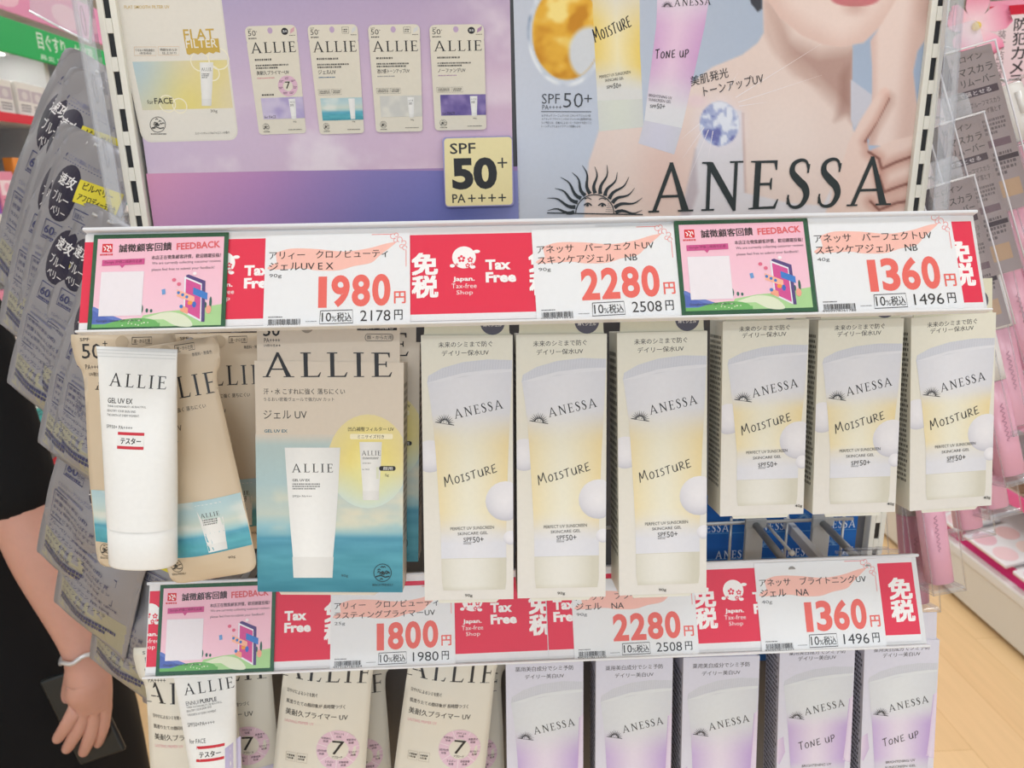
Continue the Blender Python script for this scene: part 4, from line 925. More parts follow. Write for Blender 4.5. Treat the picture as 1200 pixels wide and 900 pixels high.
# ================================================================ squeeze tubes
def squeeze_tube(name, label, fit, cx, half, thick, y, capy, printer, col=(240, 241, 240)):
    """y: rows from crimp top, crimp foot, shoulder; sections interpolate half widths (mm-free local metres)."""
    t = thing(name, label, 'tube', fit.M); n = 40
    ytop, ycr, ysh, yb = y
    ys = [ytop, ytop - (ytop - ycr) * .5, ycr] + [ycr + (ysh - ycr) * k / 12 for k in range(1, 13)]
    A = lambda yy: float(np.interp(yy, *half)); X = lambda yy: float(np.interp(yy, *cx))
    def Bk(yy):
        if yy >= ycr: return .0008
        s = (ycr - yy) / (ycr - ysh); return .0008 + thick * (1 - (1 - min(1, s)) ** 1.7)
    zc = 0.0
    ring = lambda yy, a, bb, e=1.0: [(X(yy) + a * math.copysign(abs(math.cos(2 * math.pi * k / n)) ** e, math.cos(2 * math.pi * k / n)), yy, zc + bb * math.copysign(abs(math.sin(2 * math.pi * k / n)) ** e, math.sin(2 * math.pi * k / n))) for k in range(n)]
    b = B(); b.loft([ring(v, A(v), Bk(v), .75 if v >= ycr else .9) for v in ys][::-1], col, (False, True))
    def warp(x, yy):
        a = A(yy); bb = Bk(yy); q = min(1.0, abs((x - X(yy)) / a)); return zc + bb * max(0, 1 - q ** (2 / .9)) ** .45
    b.warp = warp; b.map = lambda px, py: fit.L(px, py, thick * .85); b.z = .00006
    for k in range(3): yy = ytop - (ytop - ycr) * (.3 + .3 * k); b.warp = None; b.add([(X(yy) - A(yy) * .98, yy + .0002, zc + .0011), (X(yy) - A(yy) * .98, yy - .0002, zc + .0011), (X(yy) + A(yy) * .98, yy - .0002, zc + .0011), (X(yy) + A(yy) * .98, yy + .0002, zc + .0011)], [(0, 1, 2, 3)], (214, 216, 216)); b.warp = warp
    printer(b); b.build('tube_body', plas, t)
    b = B(); a = A(ysh) * 1.0; bb = thick * 1.02; y0, y1 = ysh + .0012, capy
    rr = [(y0 - .0016, .93), (y0, .985), (y0 - .0012, 1.0)] if False else [(y0, .97), (y0 - .0008, 1.0), ((y0 + y1) / 2, .995), (y1 + .0016, .985), (y1 + .0003, .955), (y1, .90)]
    b.loft([ring(yy, A(ysh) * k, bb * k, .9) for yy, k in rr][::-1], col); b.build('cap', plas, t)
    return t
fT = Fit([(113, 407), (208, 411), (206, 661), (130, 659)], Plane(160, 535, -.154, 8))
yl = lambda px, py: fT.L(px, py)[1]; xl_ = lambda px, py: fT.L(px, py)[0]
rowsT = [660, 617, 560, 500, 450, 421, 407]
ew = {407: (112.5, 208), 421: (114.5, 207.5), 450: (116, 207.5), 500: (119.5, 207.3), 560: (124, 207), 617: (127.8, 206.4), 660: (130.5, 205.8)}
cxT = ([yl(160, r) for r in rowsT], [(xl_(ew[r][0], r) + xl_(ew[r][1], r)) / 2 for r in rowsT]); haT = ([yl(160, r) for r in rowsT], [(xl_(ew[r][1], r) - xl_(ew[r][0], r)) / 2 for r in rowsT])
def tester_sticker(b, x0, y0, x1, y1, dy=0.0):
    w, h = x1 - x0, y1 - y0
    b.strip([(x0, y0), (x0, y1)], [(x1, y0 + dy), (x1, y1 + dy)], 6, 1, lambda u, v: (238, 238, 236)); b.strip([(x0, y0), (x0, y0 + h * .18)], [(x1, y0 + dy), (x1, y0 + dy + h * .18)], 6, 1, lambda u, v: (204, 40, 56))
    b.strip([(x0, y1 - h * .18), (x0, y1)], [(x1, y1 - h * .18 + dy), (x1, y1 + dy)], 6, 1, lambda u, v: (204, 40, 56)); b.text('テスター', x0 + w * .13, y0 + h * .70, x1 - w * .11, h * .36, (40, 38, 40), .03, y1=y0 + h * .70 + dy * .8)
def pT(b):
    c = lambda x, y: (90 + x / 3, 380 + y / 3)
    T = lambda s, x0, y0, x1, h, col=BLACK, bold=0, y1=None: b.text(s, 90 + x0 / 3, 380 + y0 / 3, 90 + x1 / 3, h / 3, col, bold, None if y1 is None else 380 + y1 / 3)
    b.serif('ALLIE', 120.5, 454, 188, 15.3, y1=458.5, gap=.28)
    T('GEL UV EX', 90, 282, 182, 18, (50, 50, 52), .012, 285)
    for i, s_ in enumerate(('THINK SUSTAINABILITY, BE BEAUTIFUL.', 'BEAUTIFY YOUR SKIN AND', 'THE EARTH AT EVERY MOMENT.')): T(s_, 90, 297 + 15 * i, (232, 196, 210)[i], 8, (110, 110, 112), 0, 301 + 15 * i)
    T('SPF50+ PA++++', 90, 369, 188, 12, (90, 90, 92), 0, 374); tester_sticker(b, 135.5, 507, 167, 526.5, 1.2)
squeeze_tube('tester_tube', 'white tester tube with a red and white sticker, at the left under the upper rail', fT, cxT, haT, .0135, (yl(160, 407.5), yl(160, 420), yl(166, 616), yl(167, 660)), yl(167, 660.5), pT)

# ================================================================ pouches
def pouch(b, rows, thick, col, n=16, m=26, bend=0.0, rip=.0008):
    """rows: (local y, x left, x right) from top to bottom. Returns the front surface height as a function of x, y."""
    R = sorted(rows); yy = np.array([r[0] for r in R]); xl = np.array([r[1] for r in R]); xr = np.array([r[2] for r in R]); y0, y1 = yy[0], yy[-1]
    def g(y): v = (y - y0) / (y1 - y0); return max(0, min(1, v / .12)) ** .6 * max(0, min(1, (1 - v) / .30)) ** .7
    def z(x, y):
        a, c = np.interp(y, yy, xl), np.interp(y, yy, xr); u = (x - (a + c) / 2) / max(1e-6, (c - a) / 2)
        v = (y - y0) / (y1 - y0)
        return thick * g(y) * max(0.0, 1 - (u / .93) ** 2) ** .8 + .0004 + bend * math.sin(v * math.pi) + rip * math.sin(v * 21 + u * 3) * (1 - abs(u)) + rip * .8 * math.sin(v * 9 - u * 4)
    ys = sorted(set([y0 + (y1 - y0) * j / m for j in range(m + 1)] + list(yy)))
    V, Fc = [], []
    for y in ys:
        a, c = np.interp(y, yy, xl), np.interp(y, yy, xr)
        for i in range(n + 1): x = a + (c - a) * i / n; V.append((x, y, z(x, y)))
    for y in ys:
        a, c = np.interp(y, yy, xl), np.interp(y, yy, xr)
        for i in range(n + 1): x = a + (c - a) * i / n; V.append((x, y, -z(x, y) * .8 + 2 * bend * math.sin((y - y0) / (y1 - y0) * math.pi) - .0003))
    k = len(ys) * (n + 1)
    for j in range(len(ys) - 1):
        for i in range(n):
            q = (j * (n + 1) + i, j * (n + 1) + i + 1, (j + 1) * (n + 1) + i + 1, (j + 1) * (n + 1) + i)
            Fc += [q, tuple(k + p for p in q[::-1])]
        a, c = j * (n + 1), (j + 1) * (n + 1); Fc += [(a, c, k + c, k + a), (a + n, k + a + n, k + c + n, c + n)]
    l = (len(ys) - 1) * (n + 1); Fc += [(i + 1, i, k + i, k + i + 1) for i in range(n)] + [(l + i, l + i + 1, k + l + i + 1, k + l + i) for i in range(n)]
    b.add(V, Fc, col, True); b.warp = z; b.edge = lambda y: (np.interp(y, yy, xl), np.interp(y, yy, xr)); return z
def local_rows(fit, rows): return [(fit.L((a + c) / 2, py)[1], fit.L(a, py)[0], fit.L(c, py)[0]) for py, a, c in rows]
BEIGE = (212, 194, 168)
def uv_pouch_front(b, w, h):
    """Beige pouch print in the pouch's own 108 x 290 design."""
    u = w / 108; b.map = lambda x, y: ((x - 54) * u, h / 2 - y * u); b.iso = True
    b.text('SPF', 3, 8, 14, 4); b.text('50', 4, 29, 28, 18, (44, 40, 38), .005); b.text('+', 30, 14, 36, 6); b.text('PA++++', 7, 42, 28, 6); b.text('UV耐水性', 11, 50, 30, 5)
    b.frame(66, 4, 88, 12, .7, (60, 56, 52)); b.text('顔・からだ用', 68, 11, 86, 5, (60, 56, 52)); b.text('無香料・無着色', 84, 20, 106, 4.4, (60, 56, 52))
    b.ell(54, 10, 8, 8, (196, 178, 152)); b.serif('ALLIE', 19, 66, 104, 25, gap=.26)
    b.text('汗・水 こすれに強く 落ちにくい', 24, 82, 88, 5.4, (70, 62, 54), .01); b.text('ジェル UV', 24, 104, 58, 8.5, (60, 54, 50), .008); b.text('GEL UV EX', 24, 116, 50, 4, (60, 110, 130), .01)
    S = 1.0
    for k in range(1):
        fn = sea(0, 190, 108, 258)
        b.strip([(1.5, 190), (.8, 256)], [(106.5, 190), (107, 256)], 20, 18, lambda a, v: tuple(np.clip(fn(np.array([[a * 108]]), np.array([[190 + 66 * v]]))[0, 0], 0, 255)))
    mini_tube(b, 54, 195, 30, 59, name=False); b.serif('ALLIE', 58, 211, 80, 5.2); b.smalltext(59, 213, 76, 221, 3, (110, 110, 110))
    b.text('90g', 78, 268, 86, 4, (80, 72, 64)); leaf_seal(b, 14, 266, 8); b.text('BEACH FRIENDLY', 5, 278, 24, 2.6); b.iso = False
UVR = [(0, -.56, .56), (10, -.57, .57), (28, -.55, .55), (36, -.53, .53), (42, -.49, .49), (50, -.475, .475), (60, -.47, .47), (120, -.485, .485), (200, -.498, .498), (270, -.5, .5), (280, -.49, .49), (285, -.465, .465), (288.5, -.42, .42), (290, -.34, .34)]
def pouch_rows(w, h): u = w / 108; return [(h / 2 - y * u * (h / u / 290), a * w, c * w) for y, a, c in UVR]
def make_uv_pouch(M, w, label, group):
    h = w * 290 / 108; t = thing('sunscreen_pouch', label, 'pouch', M, group); b = B(); pouch(b, pouch_rows(w, h), .006, BEIGE); b.z = .00008; uv_pouch_front(b, w, h); b.build('pouch_body', film, t); return t
fP1 = Fit([(103, 386), (208, 384), (209, 669), (101, 671)], Plane(155, 530, -.122, 8))
wP = fP1.w * .99
PG = 'beige sea-picture pouches under the upper rail'
p1 = make_uv_pouch(fP1.M, wP, 'beige sunscreen pouch hanging upright behind the white tester tube', PG)
fP2 = Fit([(148, 408), (254, 392), (297, 671), (191, 689)], Plane(225, 535, -.134, 9))
dup(p1, fP2.M, 'beige sunscreen pouch hanging tilted, right of the white tester tube')
fP3 = Fit([(213, 372), (322, 370), (322, 660), (213, 662)], Plane(268, 530, -.088, 6))
dup(p1, fP3.M, 'beige sunscreen pouch in shade between the tilted pouch and the wide carton')

# ---- lower row: cream primer pouches and the second tester
def primer_front(b, w, h):
    u = w / 108; b.map = lambda x, y: ((x - 54) * u, h / 2 - y * u); b.iso = True
    b.text('SPF', 3, 8, 14, 4); b.text('50', 4, 29, 28, 18, (44, 40, 38), .005); b.text('PA++++', 7, 42, 28, 6)
    b.serif('ALLIE', 4, 66, 104, 24, gap=.26)
    b.text('日やけによるシミを防ぐ', 10, 84, 46, 4.6, (70, 66, 62), .014); b.text('肌塗りたての顔印象が 長時間つづく', 10, 97, 78, 5, (62, 58, 56), .016); b.text('美耐久プライマー UV', 10, 111, 82, 7.8, (56, 54, 52), .014)
    b.text('LASTING PRIMER UV', 10, 120, 44, 3.4, (226, 160, 170))
    b.line(arc(74, 148, 18.5, 18.5, 0, 360, 36), 12, (228, 196, 212))
    for i in range(7): a = math.radians(51.4 * i - 90 - 25.7); b.line([(74 + 12.5 * math.cos(a), 148 + 12.5 * math.sin(a)), (74 + 24.5 * math.cos(a), 148 + 24.5 * math.sin(a))], .7, (240, 226, 230))
    for i, s_ in enumerate(('日やけによる', '美肌見せ', '毛穴カバー', '皮脂吸着', 'うるおい', '透明感', '化粧持ち')):
        a = math.radians(51.4 * i - 90); cx, cy = 74 + 18.5 * math.cos(a), 148 + 18.5 * math.sin(a); b.text(s_, cx - 5.5, cy - .3, cx + 5.5, 2.8, (86, 66, 80), .016); b.text('効果', cx - 3, cy + 3.4, cx + 3, 2.8, (86, 66, 80), .016)
    b.text('7', 67, 154, 81, 17, (40, 38, 40), -.005); b.text('アプローチ', 68, 158.5, 80, 3, (60, 56, 58), .01)
    b.frame(15, 156, 26, 167, .4, (180, 170, 162)); b.frame(28, 156, 40, 167, .4, (180, 170, 162)); b.smalltext(16.5, 158, 25, 165, 2, (80, 76, 72)); b.smalltext(29.5, 158, 39, 165, 2, (80, 76, 72))
    b.strip([(1.5, 184), (1, 262)], [(106.5, 176), (107, 262)], 16, 14, lambda a, v: (lambda n: mix((176, 168, 212), (226, 222, 236), n))(float(nstep(.35, .7, vnoise(np.array([[a * 30.]]), np.array([[v * 20.]]), 12, 4, 3))[0, 0])))
    mini_tube(b, 62, 190, 22, 60); b.text('25g', 80, 270, 88, 4); leaf_seal(b, 14, 270, 8); b.iso = False
def make_primer(M, w, label, group):
    h = w * 290 / 108; t = thing('primer_pouch', label, 'pouch', M, group); b = B(); pouch(b, pouch_rows(w, h), .006, (226, 221, 208)); b.z = .00008; primer_front(b, w, h); b.build('pouch_body', film, t); return t
QG = 'cream primer pouches under the lower rail'
fQ3 = Fit([(318, 722), (427, 732), (436, 1010), (327, 1002)], Plane(378, 850, -.098, 8))
q3 = make_primer(fQ3.M, fQ3.w, 'cream primer pouch right of the second tester tube, its round 7 badge in full view', QG)
fQ4 = Fit([(459, 719), (567, 731), (579, 1010), (471, 1002)], Plane(520, 850, -.098, 8))
dup(q3, fQ4.M, 'cream primer pouch hanging alone left of the lavender cartons, below the 1800 yen card')
fQ1 = Fit([(182, 752), (286, 748), (280, 1030), (172, 1034)], Plane(228, 860, -.094, 8))
dup(q3, fQ1.M, 'cream primer pouch at the far left, behind the second tester tube')
fQ2 = Fit([(211, 726), (317, 722), (335, 1002), (229, 1006)], Plane(272, 860, -.078, 8))
dup(q3, fQ2.M, 'cream primer pouch between the second tester tube and the next pouch')
fQ5 = Fit([(352, 752), (452, 748), (462, 1000), (362, 1004)], Plane(408, 860, -.064, 6))
dup(q3, fQ5.M, 'cream primer pouch in shade behind the one beside the second tester')
fQ6 = Fit([(492, 748), (588, 745), (590, 1000), (494, 1004)], Plane(540, 860, -.064, 6))
dup(q3, fQ6.M, 'cream primer pouch in shade next to the lavender cartons')

fK = Fit([(202, 780), (277, 776), (280, 1000), (236, 1004)], Plane(245, 880, -.116, 8))
yk = lambda py: fK.L(245, py)[1]; rk = [1000, 960, 900, 850, 793, 780]; ek = {780: (201, 277), 793: (203.5, 276.8), 850: (214, 277.5), 900: (223.5, 278.5), 960: (232, 279), 1000: (236, 279.5)}
cxK = ([yk(r) for r in rk], [(fK.L(ek[r][0], r)[0] + fK.L(ek[r][1], r)[0]) / 2 for r in rk]); haK = ([yk(r) for r in rk], [(fK.L(ek[r][1], r)[0] - fK.L(ek[r][0], r)[0]) / 2 for r in rk])
def pK(b):
    b.serif('ALLIE', 211.5, 821.5, 270, 12.5, y1=813, gap=.28); b.text('ENNUI', 214, 833, 229.5, 4.4, (100, 100, 104), 0, 830.3); b.text('PURPLE', 231, 830, 250.5, 4.6, (60, 60, 64), .02, 827)
    for i, s_ in enumerate(('THINK SUSTAINABILITY, BE BEAUTIFUL.', 'BEAUTIFY YOUR SKIN AND', 'THE EARTH AT EVERY MOMENT.')): b.text(s_, 214.5 + .8 * i, 836.5 + 4 * i, (257, 245, 251)[i], 2.4, (110, 110, 112), 0, (829.5, 832.5, 835.5)[i] + 1.6 * i)
    b.text('SPF50+PA++++', 217, 856.5, 249.5, 4.4, (90, 90, 92), 0, 852); b.text('for FACE', 220, 875, 240, 5, (80, 80, 84), 0, 872.5)
    b.strip([(262, 880), (264, 930)], [(277, 872), (278, 930)], 4, 6, lambda u, v: mix((188, 180, 218), (216, 212, 230), (u + v) / 2)); tester_sticker(b, 229, 877, 261.5, 894.5, -3.2)
squeeze_tube('tester_tube', 'white tester tube with a red and white sticker, under the lower pink notice', fK, cxK, haK, .0125, (yk(781), yk(792), yk(960), yk(1000)), yk(1000), pK)

# ---- hooks and the blue sheet seen between the rows
fbl = Fit([(800, 582), (1004, 574), (992, 770), (804, 778)], Plane(900, 680, .0028))
b = B(map=fbl.L); sheet(fbl, b, (24, 92, 168), .001); b.clip = (-fbl.w / 2, fbl.w / 2, -fbl.h / 2, fbl.h / 2)
b.paint(636, 580, 1008, 790, 9, lambda X, Y: np.array((22, 92, 170)) + (vnoise(X, Y * 3, 40, 6, 2)[..., None] - .5) * np.array((20, 40, 46)))
for x, y in ((855, 640), (868, 629), (935, 648), (876, 664), (962, 628), (905, 690), (720, 640), (770, 700)): pass
for r_ in range(5):
    for c_ in range(2, 5):
        x, y = 660 + 74 * c_ + (30 if r_ % 2 else 0), 618 + 30 * r_ - c_ * 2.6
        b.serif('ANESSA', x, y + 12, x + 46, 9, (214, 226, 240), y1=y + 10); b.sun(x + 60, y - 2, 9, (120, 168, 214), detail=False)
    b.line([(800, 626 + 30 * r_), (1003, 620 + 30 * r_)], .8, (90, 150, 206))
tag(b.build('blue_backing_sheet', paper, None, fbl.M), 'blue sheet with white lettering seen behind the hooks under the small cream cartons', 'backing sheet')
hk = []
for k, (xa_, ya_) in enumerate(((883, 612), (961, 610))):
    p = at(xa_, ya_, -.022); t = thing('display_hook', ('grey hook with flat back plate above the lower rail, left one of the two', 'grey hook with flat back plate above the lower rail, right one beside the white upright')[k], 'hook', TR(p.x, p.y, p.z), 'grey hooks above the lower rail')
    B().box(-.008, .008, -.005, .0005, -.036, .006, (178, 180, 182), .001).build('back_plate', steel, t)
    B().tube([(0, -.004, 0), (0, -.03, 0), (0, -.085, .0)], .0032, (150, 152, 154), 12).build('arm', grey_m, t)
    B().box(-.0095, .0095, -.0065, -.004, -.003, .006, (160, 162, 164), .0008).build('clip', steel, t)
gp0, gp1 = at(826, 615, -.018), at(1000, 612, -.018)
t = thing('wire_grid', 'grey wire grid bar behind the hooks above the lower rail', 'wire grid', TR(gp0.x, gp0.y, gp0.z))
B().tube([(-.10, 0, 0), (gp1.x - gp0.x, 0, 0)], .0017, (186, 188, 190), 10).build('cross_wire', grey_m, t)
for x_ in (858, 924, 990, 790): q = at(x_, 613, -.0165); B().tube([(q.x - gp0.x, .0025, .004), (q.x - gp0.x, .0025, -.06)], .0013, (196, 198, 200), 8).build('upright_wire', grey_m, t)
t.location.y = -.0165
bp = at(928, 648, -.072); t = thing('hook_tip', 'small white ball tip standing above the lower rail, left of the clear clips', 'hook tip', TR(bp.x, bp.y, bp.z)); B().ball((0, 0, 0), .0026, (236, 236, 232)).tube([(0, .001, 0), (0, .068, -.002)], .0014, (200, 200, 200), 8).build('ball_tip', plas, t)
# pegs that carry the hanging goods
def peg(x, z, y1):
    B().tube([(x, .006, z), (x, y1, z), (x, y1 - .004, z + .004)], .0020, (176, 178, 180), 8).build('peg_hook', grey_m, gondola)
for o in [q for q in bpy.data.objects if q.parent is None and q.get('category') in ('carton', 'pouch')]:
    M = o.matrix_world; hh = max(v[1] for ch in o.children for v in ch.bound_box); p = M @ Vector((0, hh - .006, -.0035)); peg(p.x, p.z, p.y + .001)
# clear clips on the lower rail's right end
t = thing('clear_clip', 'clear plastic clip lying along the top edge of the lower rail, right end', 'clip', fl.M)
x0, y0 = fl.L(985, 652)[0], fl.h / 2
B().box(x0, x0 + .046, y0 + .0022, y0 + .0052, -.010, .004, (255, 255, 255), .0008).box(x0 + .006, x0 + .04, y0 + .0052, y0 + .0072, -.006, .000, (255, 255, 255), .0008).build('clip_body', clear_edge, t)
# ================================================================ silver pouches hanging down the left side
def frame_from_edge(A, C, n, w, left=True):
    ey = (A - C).normalized(); ex = ey.cross(n).normalized(); c = (A + C) / 2 + ex * (w / 2 if left else -w / 2)
    return Matrix(((ex.x, ey.x, n.x, c.x), (ex.y, ey.y, n.y, c.y), (ex.z, ey.z, n.z, c.z), (0, 0, 0, 1)))
def edge_place(top, bot, Y, tilt, yaw, aspect, left=True, h0=None):
    P = Plane(top[0], top[1], Y, tilt, yaw); A, C = P.hit(*top), P.hit(*bot); h = (A - C).length
    return frame_from_edge(A, C, P.n, h * aspect, left) @ Matrix.Scale(h / (h0 or h), 4), h
SILV, NAVY, BLUE = (150, 150, 157), (40, 38, 62), (70, 74, 118)
def silver_front(b, w, h):
    u = w / 100; b.map = lambda x, y: ((x - 50) * u, h / 2 - y * u * 1.2); b.iso = True
    b.strip([(3, 140), (3, 167)], [(97, 140), (97, 167)], 10, 3, lambda a, v: (164, 162, 144))  # yellowish reflection painted as a band across the pouch foot
    for i in range(24): b.line([(4 + 4 * i, 25.2), (6 + 4 * i, 25.2)], .7, (90, 92, 130))
    b.poly([(10, 20), (13, 20), (11.5, 23.5)], BLUE); b.text('ここから開封してください', 16, 23.5, 66, 4, (110, 114, 160))
    b.ell(30, 48, 20, 22, NAVY); b.z += .00012; b.text('速攻', 18, 43, 42, 11, (236, 236, 240), .02); b.text('ブルー', 17, 56, 43, 10, (236, 236, 240), .01); b.text('ベリー', 20, 66, 41, 8, (236, 236, 240), .01)
    b.strip([(44, 33), (47, 50)], [(94, 29), (94, 47)], 22, 8, lambda a, v: (222, 210, 66)); b.z += .00012; b.text('ビルベリー', 50, 39, 84, 6.5, (60, 58, 40), .02, y1=37); b.text('アフロディーテ配合', 50, 47.5, 92, 6.5, (60, 58, 40), .02, y1=45)
    b.frame(52, 54, 84, 62, .7, BLUE); b.text('目に栄養素', 54, 60.5, 82, 5, BLUE)
    b.frame(18, 72, 40, 86, .8, BLUE); b.text('60', 20, 82, 32, 8, BLUE, .01); b.text('日分', 33, 82, 39, 5, BLUE); b.smalltext(20, 83, 39, 85.5, 1, BLUE)
    b.text('ビルベリー・アントシアニジン', 14, 97, 60, 4, (110, 114, 150)); b.smalltext(14, 99, 52, 102, 1, (120, 124, 156))
    b.frame(10, 104, 76, 128, .7, BLUE); b.text('栄養成分表示 (2粒)', 12, 109, 60, 4.2, BLUE, .01)
    for i, s_ in enumerate(('熱量 3.5kcal たんぱく質', '0.21g 脂質 0.22g ビタミン', '0.4mg ビタミンE 2mg')): b.text(s_, 12, 115 + 5.6 * i, (70, 73, 60)[i], 4.2, BLUE, .006)
    for i, s_ in enumerate(('ブルーベリーエキス末 180mg', 'アントシアニン 36% 10mg', 'ルテイン 6.7mg インフラ', 'ロテン 0.0mg')): b.text(s_, 10, 134 + 5.8 * i - 1, (82, 74, 70, 50)[i], 4.4, BLUE, .006)
    b.smalltext(9, 152, 86, 160, 2, BLUE, .7, 4); b.iso = False
SR = [(0, -.30, .30), (1.5, -.42, .42), (4, -.47, .47), (8, -.49, .49), (40, -.5, .5), (90, -.485, .485), (130, -.5, .5), (166, -.5, .5), (168, -.49, .49)]
sw_ = .088; sh_ = sw_ * 2.05
sp = thing('supplement_pouch', '', 'pouch', Matrix(), None); b = B(); pouch(b, [(sh_ / 2 - y * sh_ / 168, a * sw_, c * sw_) for y, a, c in SR], .0045, SILV, 14, 30, .005, .0016); b.z = .00009; silver_front(b, sw_, sh_); b.build('pouch_body', foil, sp)
SG = 'silver blueberry pouches down the left side'
spots = [((78, 49), (-14, 320), 0.150, 'rearmost silver pouch of the hanging column, its tip standing highest'),
 ((83, 72), (4, 345), 0.135, 'silver pouch with a yellow band, topmost of the two facing forward beside the slotted upright'),
 ((72, 138), (-2, 378), 0.112, 'silver pouch whose dark oval is cut by the next pouch, second row of the column'),
 ((80, 144), (16, 387), 0.098, 'silver pouch with a full dark oval and yellow band, second row of the column'),
 ((80, 220), (8, 448), 0.078, 'silver pouch peeping left of the front one, just above the pink notice'),
 ((98, 232), (34, 456), 0.064, 'silver pouch just left of the upper pink notice, its top bent forward'),
 ((110, 292), (44, 518), -0.018, 'silver pouch hanging left of the upper rail end, lower tip over the dark sleeve'),
 ((122, 304), (58, 527), -0.030, 'silver pouch hanging against the beige sunscreen pouch, rows of blue print showing'),
 ((106, 420), (43, 646), -0.018, 'silver pouch hanging just above the bare forearm'),
 ((118, 490), (63, 705), -0.026, 'silver pouch below the beige sunscreen pouch, its tip crossing the forearm'),
 ((150, 560), (105, 771), -0.030, 'silver pouch with a yellowish reflection painted on its foot, its tip near the bracelet'),
 ((172, 566), (134, 776), -0.022, 'silver pouch at the left end of the lower rail'),
 ((196, 616), (167, 822), -0.026, 'silver pouch of which a corner shows below the lower rail')]
for k, (a_, c_, Y_, lb) in enumerate(spots):
    M, h = edge_place(a_, c_, Y_, 12 if k < 8 else 7, -25, sw_ / sh_, True, sh_)
    o = sp if k == 0 else dup(sp, M)
    o.matrix_world = M; o['label'] = lb; o['group'] = SG
    p = M @ Vector((0, sh_ / 2 - .006, 0)); B().tube([(xl - .019, p.y + .02, p.z), (p.x, p.y - .003, p.z), (p.x - .004, p.y - .006, p.z + .003)], .0016, (190, 190, 192), 6).build('peg_hook', grey_m, gondola)

def clear_strip(quad, Y, label, name='clear_side_strip'):
    f = Fit(quad, Plane(quad[0][0], 120, Y)); t = thing(name, label, 'plastic strip', f.M); w, h = f.w / 2, f.h / 2
    B().box(-w, w, -h, h, -.0012, 0, (255, 255, 255), .0003).build('strip_sheet', milky_m, t)
    b = B()
    for s in (-1, 1): b.box(s * w - .0006, s * w + .0006, -h, h, -.006, .0006, (236, 238, 242), .0003)
    b.build('strip_edges', clear_edge, t)
    for k in range(9):
        y = h - .03 - k * .046
        if y < -h + .02: break
        b = B(map=lambda x, y: (x, y)); b.tube([(p[0], p[1], .0004) for p in arc(0, y, w * .22, .010, 0, 360, 18)], .00035, (232, 234, 238), 6); b.build('hang_slot', clear_edge, t)
clear_strip([(91, -30), (104, -30), (141, 262), (119, 263)], -.020, 'clear plastic strip with slots beside the left slotted upright')
clear_strip([(1116, -30), (1136, -32), (1107, 246), (1091, 247)], -.020, 'clear plastic strip with slots beside the right slotted upright')
# sign panel at the top left
P = Plane(70, 20, .12, 0, -30); pts = [P.hit(*q) for q in ((33, -60), (108, -60), (106, 50), (70, 32), (35, 13))]
c0 = sum(pts, Vector()) / 5; b = B(); n = P.n * .002
b.add([p - c0 for p in pts] + [p - c0 - n for p in pts], [(4, 3, 2, 1, 0), (5, 6, 7, 8, 9)] + [(i, (i + 1) % 5, 5 + (i + 1) % 5, 5 + i) for i in range(5)], (255, 255, 255))
t = thing('acrylic_sign_panel', 'milky clear acrylic panel cut off by the top left edge, above the silver pouches', 'sign panel', TR(*c0)); b.build('panel_sheet', milky_m, t)
b = B()
for i in range(2, 5): b.tube([pts[i - 1] - c0, pts[i] - c0], .0012, (226, 228, 232), 6)
b.tube([Vector((0, 0, .02)), Vector((0, 0, .4))], .001, (220, 220, 224), 6)
b.build('panel_edge', plas, t)

# ================================================================ clear packs on the right side
def pack_front(b, w, h):
    u = w / 50; b.map = lambda x, y: ((x - 25) * u, h / 2 - y * u); b.iso = True; b.z = .0003
    b.strip([(1, 12), (1, h / u - 1)], [(49, 12), (49, h / u - 1)], 2, 6, lambda a, v: (150, 138, 140))
    b.strip([(1, 12), (1, 40)], [(12, 12), (12, 40)], 1, 1, lambda a, v: (70, 62, 70)); b.text('ヒロイン', 15, 21, 40, 5, (50, 46, 50), .01); b.text('マスカラ', 18, 32, 46, 6.5, (50, 46, 50), .01); b.text('リムーバー', 18, 41, 46, 6.5, (50, 46, 50), .01)
    b.rect(2, 44, 46, 50, (70, 58, 70)); b.text('1本で落とせる', 6, 49, 40, 3.8, (214, 206, 210)); b.text('ウォータープルーフマスカラ', 5, 59, 45, 4.6, (60, 54, 58), .006); b.text('すばやくこすらず落とす', 10, 66, 44, 4.6, (60, 54, 58), .006)
    b.smalltext(5, 70, 45, 84, 4, (100, 90, 94)); b.rect(5, 88, 45, 94, (110, 90, 100)); b.smalltext(5, 98, 45, 118, 5, (96, 86, 90)); b.rect(30, 102, 48, 106, (64, 54, 62)); b.rect(8, 122, 44, 136, (176, 146, 120)); b.iso = False
pw_, ph_ = .048, .142
mp = thing('remover_pack', '', 'package', Matrix()); b = B(); b.box(-pw_ / 2 + .001, pw_ / 2 - .001, -ph_ / 2 + .001, ph_ / 2 - .011, -.004, 0, (128, 118, 122), .0006); pack_front(b, pw_, ph_); b.build('printed_insert', card_m, mp)
b = B(); b.box(-pw_ / 2, pw_ / 2, -ph_ / 2, ph_ / 2 - .010, -.014, .006, (255, 255, 255), .002); b.build('clear_case', clear_m, mp)
b = B(); o2 = [(-pw_ * .38, ph_ / 2 - .010), (pw_ * .38, ph_ / 2 - .010)] + arc(pw_ * .28, ph_ / 2 + .004, pw_ * .10, .006, 0, 90, 4) + arc(-pw_ * .28, ph_ / 2 + .004, pw_ * .10, .006, 90, 180, 4)
b.prism(o2, -.0006, 0, (255, 255, 255)); b.build('hang_tab', milky_m, mp)
b = B()
for sx in (-1, 1): b.tube([(sx * (pw_ / 2 - .0008), -ph_ / 2, .0055), (sx * (pw_ / 2 - .0008), ph_ / 2 - .011, .0055)], .0007, (225, 222, 228), 6)
